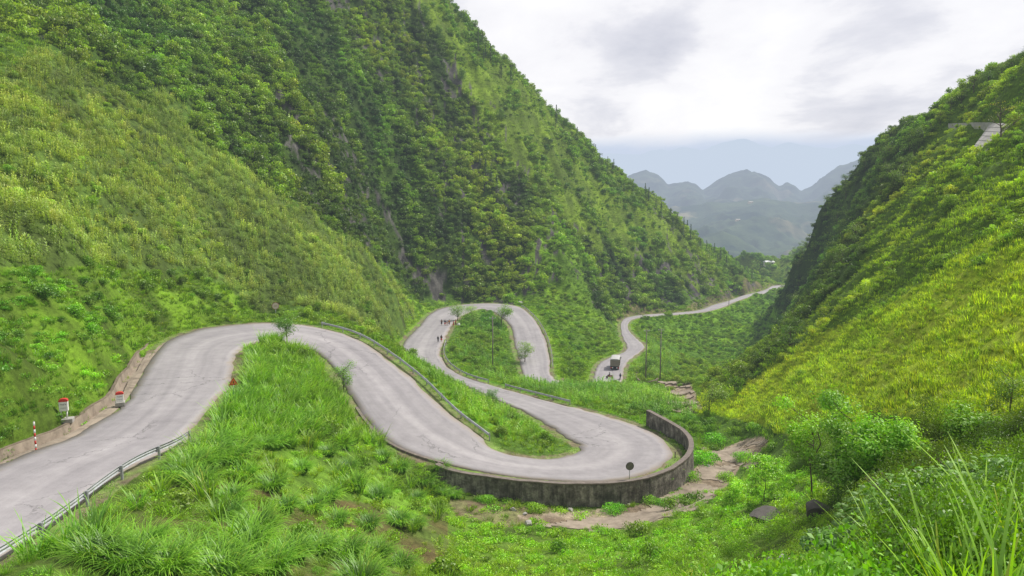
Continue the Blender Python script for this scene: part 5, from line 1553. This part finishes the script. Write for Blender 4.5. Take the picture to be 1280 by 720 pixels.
# ------------------------------------------------------------------ individual tall grass clumps
GC = [tuft_mesh('grass_clump', 420, 1.75, 0.026, 600 + k, rad=0.5, reach=(0.3, 0.85), droop=(0.35, 0.78), segs=7, dry=0.05) for k in range(3)]
own = {0: 'large arching grass clump directly beyond the end of the near guardrail', 1: 'round tall grass clump in the middle of the near slope', 2: 'tall grass clump at the bottom of the picture left of centre slope path',
       3: 'tall dark green grass clump against the left end of the retaining wall', 4: 'grass clump nearest the low brown edge wall', 5: 'tall grass clump leaning over the near guardrail post'}
cl = [(262, 585, 1.0), (325, 668, .95), (262, 716, 1.0), (530, 606, 1.0), (478, 575, .8), (290, 628, .85), (340, 612, .85), (430, 700, 1.0), (275, 575, .9), (240, 578, .9), (470, 625, .9), (500, 590, .85), (498, 655, .9), (440, 610, .85), (390, 640, .85),
      (345, 560, .8), (375, 590, .8), (410, 570, .8), (305, 600, .8), (180, 690, .8), (120, 700, .85), (340, 716, .9), (470, 700, .9), (400, 690, .8), (210, 716, .9), (520, 660, .75), (550, 590, .8), (300, 540, .7), (320, 510, .7), (420, 655, .8), (365, 700, .85), (545, 612, .7), (460, 660, .8), (556, 618, .7), (568, 622, .6), (520, 626, .75), (355, 640, .85), (310, 690, .9), (285, 650, .8), (250, 610, .9), (225, 600, .85), (410, 625, .8), (435, 590, .8), (360, 530, .7), (400, 545, .7), (430, 560, .75), (330, 560, .8),
      (230, 700, .9), (160, 715, .85), (500, 712, .8), (450, 735, .9), (280, 735, 1.0),
      (242, 590, 1.15), (262, 574, 1.25), (286, 584, 1.2), (300, 566, 1.1), (275, 560, 1.1)]
for k, (px, py, s) in enumerate(cl):
    x, y, z = hit(px, py); v = random.uniform(.85, 1.2)
    o = meshobj('grass_clump', GC[k % 3], None, (0.105 * v, 0.255 * v, 0.036 * v)); o.location = (x, y, z - .05); o.rotation_euler = (0, 0, random.uniform(0, 6)); o.scale = (s * 1.15, s * 1.15, s * random.uniform(1.05, 1.3))
    tag(o, own.get(k, 'tall arching green grass clump on the slope below the grassy spur'), 'grass clump', 'tall grass clumps on the near slope')
# long blades close to the viewer in the lower right corner
GB = tuft_mesh('grass_clump', 70, 1.25, 0.016, 650, rad=0.22, reach=(0.15, 0.8), droop=(0.05, 0.4), segs=9, dry=0.05)
for (px, py, Y, s, lab) in [(1262, 760, 3.6, .8, 'nearest clump of long bright blades in the lower right corner'), (1200, 745, 4.6, .8, 'second clump of long blades left of the nearest one'), (1290, 700, 5.2, .9, 'long bladed clump at the very right edge'),
                           (1130, 735, 6.5, .8, 'long thin bladed clump left in the lower right corner group'), (1230, 700, 6.4, .9, 'clump of long blades behind the nearest clumps')]:
    x, y, _ = at(px, py, Y); z = hz1(x, y)
    o = meshobj('grass_clump', GB, None, (0.14, 0.30, 0.03)); o.location = (x, y, z - .02); o.scale = (s,) * 3; o.rotation_euler = (0, 0, px * .7); tag(o, lab, 'grass clump')


# ------------------------------------------------------------------ people
SKIN = plain('skin', (0.30, 0.17, 0.11), 0.6, var=0.08)
HAIR = plain('black_hair', (0.012, 0.010, 0.010), 0.6)
CL = {'dark': plain('dark_cloth', (0.03, 0.028, 0.035), 0.9), 'red': plain('red_cloth', (0.45, 0.05, 0.03), 0.9), 'orange': plain('orange_cloth', (0.48, 0.20, 0.06), 0.9), 'brown': plain('brown_cloth', (0.16, 0.08, 0.05), 0.9),
      'blue': plain('navy_cloth', (0.03, 0.04, 0.10), 0.9), 'pink': plain('rose_cloth', (0.5, 0.16, 0.15), 0.9)}


def skin_body(name, V, E, Rr, mat, parent):
    me = bpy.data.meshes.new(name); me.from_pydata(V, E, []); o = bpy.data.objects.new(name + '_tmp', me); COL.objects.link(o)
    sm = o.modifiers.new('s', 'SKIN'); sm.use_smooth_shade = True
    for d, r in zip(me.skin_vertices[0].data, Rr): d.radius = r if isinstance(r, tuple) else (r, r)
    me.skin_vertices[0].data[0].use_root = True
    ss_ = o.modifiers.new('u', 'SUBSURF'); ss_.levels = 1
    dg = bpy.context.evaluated_depsgraph_get(); m2 = bpy.data.meshes.new_from_object(o.evaluated_get(dg)); m2.name = name
    m2.materials.clear(); m2.materials.append(mat)
    bpy.data.objects.remove(o)
    ob = bpy.data.objects.new(name, m2); COL.objects.link(ob); ob.parent = parent
    return ob


def loft(name, rings, mat, parent, n=12):
    mb = MB(); v = []
    for (cx, cy, z, rx_, ry_) in rings: v += [(cx + rx_ * math.cos(2 * PI * i / n), cy + ry_ * math.sin(2 * PI * i / n), z) for i in range(n)]
    f = [(k * n + i, k * n + (i + 1) % n, (k + 1) * n + (i + 1) % n, (k + 1) * n + i) for k in range(len(rings) - 1) for i in range(n)]
    mb.add(v, f, 0, True); return mb.build(name, mat, parent)


def person(loc, rz, H, label, top, bottom, skirt=False, step=0.12, sit=False, group=None, basket=None, parent_tag=True, arms_fwd=0.0):
    t = thing('person', label, 'person', loc, rz, group, scale=H / 1.6)
    st = step
    hp = 0.84; dz = 0
    if sit: dz = -0.0
    # vertex 0 is the pelvis
    V = [(0, 0, .86), (0, 0, 1.05), (0, -.01, 1.28), (0, -.01, 1.36), (0, -.03, 1.44), (0, -.03, 1.54),
         (.17, 0, 1.29), (.21, .01, 1.03), (.20, -.10 - arms_fwd, .86 + arms_fwd * .8), (.20, -.13 - arms_fwd * 1.2, .78 + arms_fwd), (-.17, 0, 1.29), (-.21, .03, 1.04), (-.20, .0 - arms_fwd, .84 + arms_fwd * .8), (-.20, -.02 - arms_fwd * 1.2, .76 + arms_fwd)]
    Rr = [(.13, .10), (.12, .09), (.14, .09), .055, .075, .085, .055, .043, .033, .03, .055, .043, .033, .03]
    if sit:
        leg = [(.10, -.02, .82), (.13, -.40, .80), (.12, -.34, .42), (.12, -.46, .38), (-.10, -.02, .82), (-.13, -.40, .80), (-.12, -.34, .42), (-.12, -.46, .38)]
    else:
        leg = [(.09, 0, .80), (.09, -st * .7, .44), (.09, -st * .5, .07), (.09, -st * .5 - .16, .03), (-.09, 0, .80), (-.09, st * .4, .45), (-.09, st * 1.4, .09), (-.09, st * 1.4 - .14, .03)]
    V += leg; Rr += [.085, .058, .04, .03] * 2
    E = [(0, 1), (1, 2), (2, 3), (3, 4), (4, 5), (2, 6), (6, 7), (7, 8), (8, 9), (2, 10), (10, 11), (11, 12), (12, 13), (0, 14), (14, 15), (15, 16), (16, 17), (0, 18), (18, 19), (19, 20), (20, 21)]
    skin_body('body', V, E, Rr, SKIN, t)
    loft('shirt', [(0, 0, .84, .17, .13), (0, 0, 1.02, .155, .12), (0, 0, 1.2, .18, .125), (0, -.005, 1.31, .17, .11), (0, -.01, 1.37, .07, .07)], CL[top], t)
    for s, k in ((1, 6), (-1, 10)):
        q = MB(); q.tube([V[k], V[k + 1], tuple(np.array(V[k + 1]) * .25 + np.array(V[k + 2]) * .75)], [.07, .06, .05], 8); q.build('sleeve', CL[top], t)
    if skirt: loft('skirt', [(0, 0, .92, .15, .12), (0, 0, .7, .19, .16), (0, 0, .4, .25, .22)], CL[bottom], t)
    else:
        for k in (14, 18):
            q = MB(); q.tube([(V[k][0] * .8, V[k][1], .88), V[k], V[k + 1], tuple(np.array(V[k + 1]) * .15 + np.array(V[k + 2]) * .85)], [.10, .10, .075, .06], 8); q.build('trouser_leg', CL[bottom], t)
    loft('hair', [(0, .01, 1.44, .085, .085), (0, .01, 1.52, .102, .105), (0, .0, 1.60, .08, .085), (0, .0, 1.635, .02, .02)], HAIR, t)
    if basket:
        loft('basket', [(0, .2, .95, .10, .09), (0, .22, 1.3, .16, .12)], CL['brown'], t)
    return t


def onroad(px, py, zg):
    x, y, z = onz(px, py, zg); d, zz, _, _ = road_dist([x], [y]); x, y, z = onz(px, py, float(zz[0])); return (x, y, float(zz[0]) + 0.01)


person(onroad(552, 406.5, -34.2), 2.9, 1.62, 'walker in dark clothes leftmost of the four on the second hairpin', 'brown', 'dark', True, group=None)
person(onroad(556.3, 407, -34.2), 2.8, 1.66, 'walker in dark top second from left of the four on the hairpin', 'dark', 'red', True)
person(onroad(558.8, 407, -34.2), 2.9, 1.2, 'child in orange walking between two adults on the hairpin', 'orange', 'orange')
person(onroad(561.5, 406.5, -34.2), 3.0, 1.6, 'walker in orange brown clothes rightmost of the four on the hairpin', 'orange', 'brown', True)
person(onroad(547.6, 427.5, -33.6), 3.1, 1.45, 'slim walker in dark clothes left of the pair lower on the road', 'dark', 'dark')
person(onroad(551.8, 427.2, -33.6), 3.0, 1.68, 'walker in dark top and red skirt right of the pair lower on the road', 'dark', 'red', True, basket=True)
person(onroad(566.8, 408, -34.3), 2.2, 1.6, 'person in rose red clothes resting under the feathery tree', 'pink', 'red', True)
person(onroad(569.5, 407, -34.3), 2.0, 1.65, 'person in red standing at the trunk of the feathery tree', 'red', 'brown', True)
x, y, z = onroad(573.5, 407.5, -34.3)
q = MB(); q.box(-.45, .45, -.3, .3, 0, .55, bev=.18); q.box(-.3, .3, -.22, .22, .5, .8, bev=.12)
tag(q.build('sack', MWHITE, None, (x, y, z)), 'white sack beside the people under the feathery tree', 'sack')


# ------------------------------------------------------------------ motorcycles
MTYRE = plain('tyre_rubber', (0.02, 0.02, 0.02), 0.85); MENG = plain('engine_metal', (0.2, 0.2, 0.2), 0.4, 0.7)
def wheel(mb_name, r, w, parent, loc, hub=True):
    mb = MB(); n = 20
    prof = [(r * .72, -w / 2), (r * .93, -w / 2), (r, -w / 4), (r, w / 4), (r * .93, w / 2), (r * .72, w / 2)]
    v = [(x, pr * math.cos(2 * PI * i / n), pr * math.sin(2 * PI * i / n)) for i in range(n) for pr, x in prof]; m = len(prof)
    mb.add(v, [(i * m + k, i * m + (k + 1) % m, ((i + 1) % n) * m + (k + 1) % m, ((i + 1) % n) * m + k) for i in range(n) for k in range(m)], 0, True)
    o = mb.build('wheel', MTYRE, parent, loc)
    h = MB(); h.tube([(-w * .35, 0, 0), (w * .35, 0, 0)], r * .70, 14); h.build('rim', MENG, o)
    return o


def motorbike(loc, rz, label, paint):
    t = thing('motorbike', label, 'motorbike', loc, rz)
    wheel('w', .29, .09, t, (0, -.62, .29)); wheel('w', .29, .09, t, (0, .60, .29))
    q = MB(); q.box(-.12, .12, -.28, .25, .25, .5, bev=.05); q.build('engine', MENG, t)
    q = MB(); q.tube([(0, -.42, .75), (0, -.1, .52), (0, .35, .6), (0, .72, .72)], [.1, .12, .12, .07], 8); q.build('body_panel', paint, t)
    q = MB(); q.box(-.13, .13, -.08, .72, .70, .80, bev=.04); q.build('seat', MBLACK, t)
    q = MB(); q.tube([(0, -.62, .29), (0, -.42, .95)], .035, 6); q.tube([(-.33, -.34, 1.0), (0, -.42, .96), (.33, -.34, 1.0)], .02, 6); q.build('handlebar', MENG, t)
    q = MB(); q.tube([(0, -.5, .85), (0, -.60, .84)], [.09, .07], 10); q.build('headlight', MWHITE, t)
    q = MB(); q.box(-.05, .05, .74, .78, .66, .74); q.build('tail_light', MRED, t)
    q = MB(); q.tube([(.14, .1, .28), (.16, .75, .34)], [.035, .05], 8); q.build('exhaust', MENG, t)
    return t


MBLUE = plain('blue_paint', (0.04, 0.08, 0.25), 0.4)
mx_, my_, mz_ = onroad(775.3, 474.5, -42.8)
motorbike((mx_, my_, mz_), PI - 0.2, 'motorbike riding up the road behind the truck', MBLUE)
person((mx_, my_ + .0, mz_ - 0.04), PI - 0.2, 1.6, 'rider in navy jacket seated on the motorbike behind the truck', 'blue', 'dark', sit=True, arms_fwd=.12)
mx_, my_, mz_ = onroad(762, 473, -42.6)
motorbike((mx_, my_, mz_), PI + 1.2, 'motorbike half hidden by the corn at the roadside', MRED)
person((mx_, my_, mz_ - 0.04), PI + 1.2, 1.6, 'rider in dark clothes on the motorbike half hidden by corn', 'dark', 'dark', sit=True, arms_fwd=.12)

# ------------------------------------------------------------------ truck
MTARP = plain('white_tarpaulin', (0.46, 0.46, 0.45), 0.7, var=0.08, scale=1.5, dirt=(0.35, 0.33, 0.3), dirt_amt=.4, bump=.3)
MCARGO = plain('dusty_cargo_slats', (0.24, 0.21, 0.16), 0.8, var=.3, scale=2); MDARK = plain('dark_chassis', (0.03, 0.03, 0.03), 0.8); MCAB = plain('cab_paint', (0.10, 0.14, 0.24), 0.45)
MGLASS = plain('dark_window_glass', (0.03, 0.04, 0.05), 0.15, var=.1)
tx, ty, tz = onroad(768.3, 463, -43.3)
T = thing('truck', 'covered cargo truck with white canopy driving away up the road', 'truck', (tx, ty, tz), -0.20, scale=0.9)
W = 1.2
q = MB(); q.box(-.45, .45, 0.2, 7.6, .62, .88); q.build('chassis', MDARK, T)
q = MB(); q.box(-W, W, 0, 5.6, .95, 1.15); q.build('cargo_bed', MDARK, T)
for s in (-1, 1):
    q = MB(); q.box(s * W - .03, s * W + .03, 0.0, 5.6, 1.152, 3.05)
    for k in range(8): q.box(s * (W + .06) - .03, s * (W + .06) + .03, .05 + k * .76, .13 + k * .76, 1.1, 3.05)
    q.build('side_panel', MCARGO, T)
q = MB(); q.box(-W + .032, W - .032, -.02, .03, 1.152, 3.0)
for k in range(5): q.box(-W + .04, W - .04, -.06, -.022, 1.25 + k * .38, 1.36 + k * .38)
for k in range(4): q.box(-W + .1 + k * .72, -W + .18 + k * .72, -.09, -.062, 1.16, 3.0)
q.build('rear_gate', MCARGO, T)
q = MB(); n = 10; pr = [(-(W + .08) * math.cos(PI * i / n), 2.98 + .34 * math.sin(PI * i / n) ** .7) for i in range(n + 1)]
v = [(a, -.12, b) for a, b in pr] + [(a, 5.7, b) for a, b in pr]; m = n + 1
q.add(v, [tuple(range(m)), tuple(range(2 * m - 1, m - 1, -1))] + [(i, (i + 1) % m, (i + 1) % m + m, i + m) for i in range(m)]); q.build('canopy', MTARP, T)
q = MB(); q.box(-1.08, 1.08, 5.95, 7.7, .75, 2.2, bev=.12); q.box(-1.02, 1.02, 6.1, 7.55, 2.15, 2.75, bev=.15); c = q.build('cab', MCAB, T)
q = MB(); q.box(-.9, .9, 7.56, 7.62, 1.75, 2.5); q.box(-1.03, -1.024, 6.5, 7.3, 1.8, 2.45); q.box(1.024, 1.03, 6.5, 7.3, 1.8, 2.45); q.build('window', MGLASS, c)
for s in (-1, 1):
    q = MB(); q.box(s * 1.32 - .1, s * 1.32 + .1, 7.2, 7.26, 1.9, 2.4, bev=.02); q.tube([(s * 1.05, 7.2, 2.3), (s * 1.32, 7.22, 2.2)], .02, 6); q.build('mirror', MBLACK, T)
    q = MB(); q.box(s * .98 - .2, s * .98 + .2, -.12, -.05, .62, .86, bev=.02); q.build('tail_light', MRED, T)
    q = MB(); q.box(s * .62 - .17, s * .62 + .17, -.13, -.05, .60, .88, bev=.02); q.build('reflector_plate', MWHITE, T)
    q = MB(); q.box(s * .92 - .26, s * .92 + .26, .35, .39, .2, .9); q.build('mudflap', MBLACK, T)
    for yy in (1.1, 2.3, 6.7): wheel('w', .48, .34, T, (s * .95, yy, .48))
q = MB(); q.box(-1.15, 1.15, -.05, .05, .42, .58, bev=.02); q.build('bumper', MDARK, T)
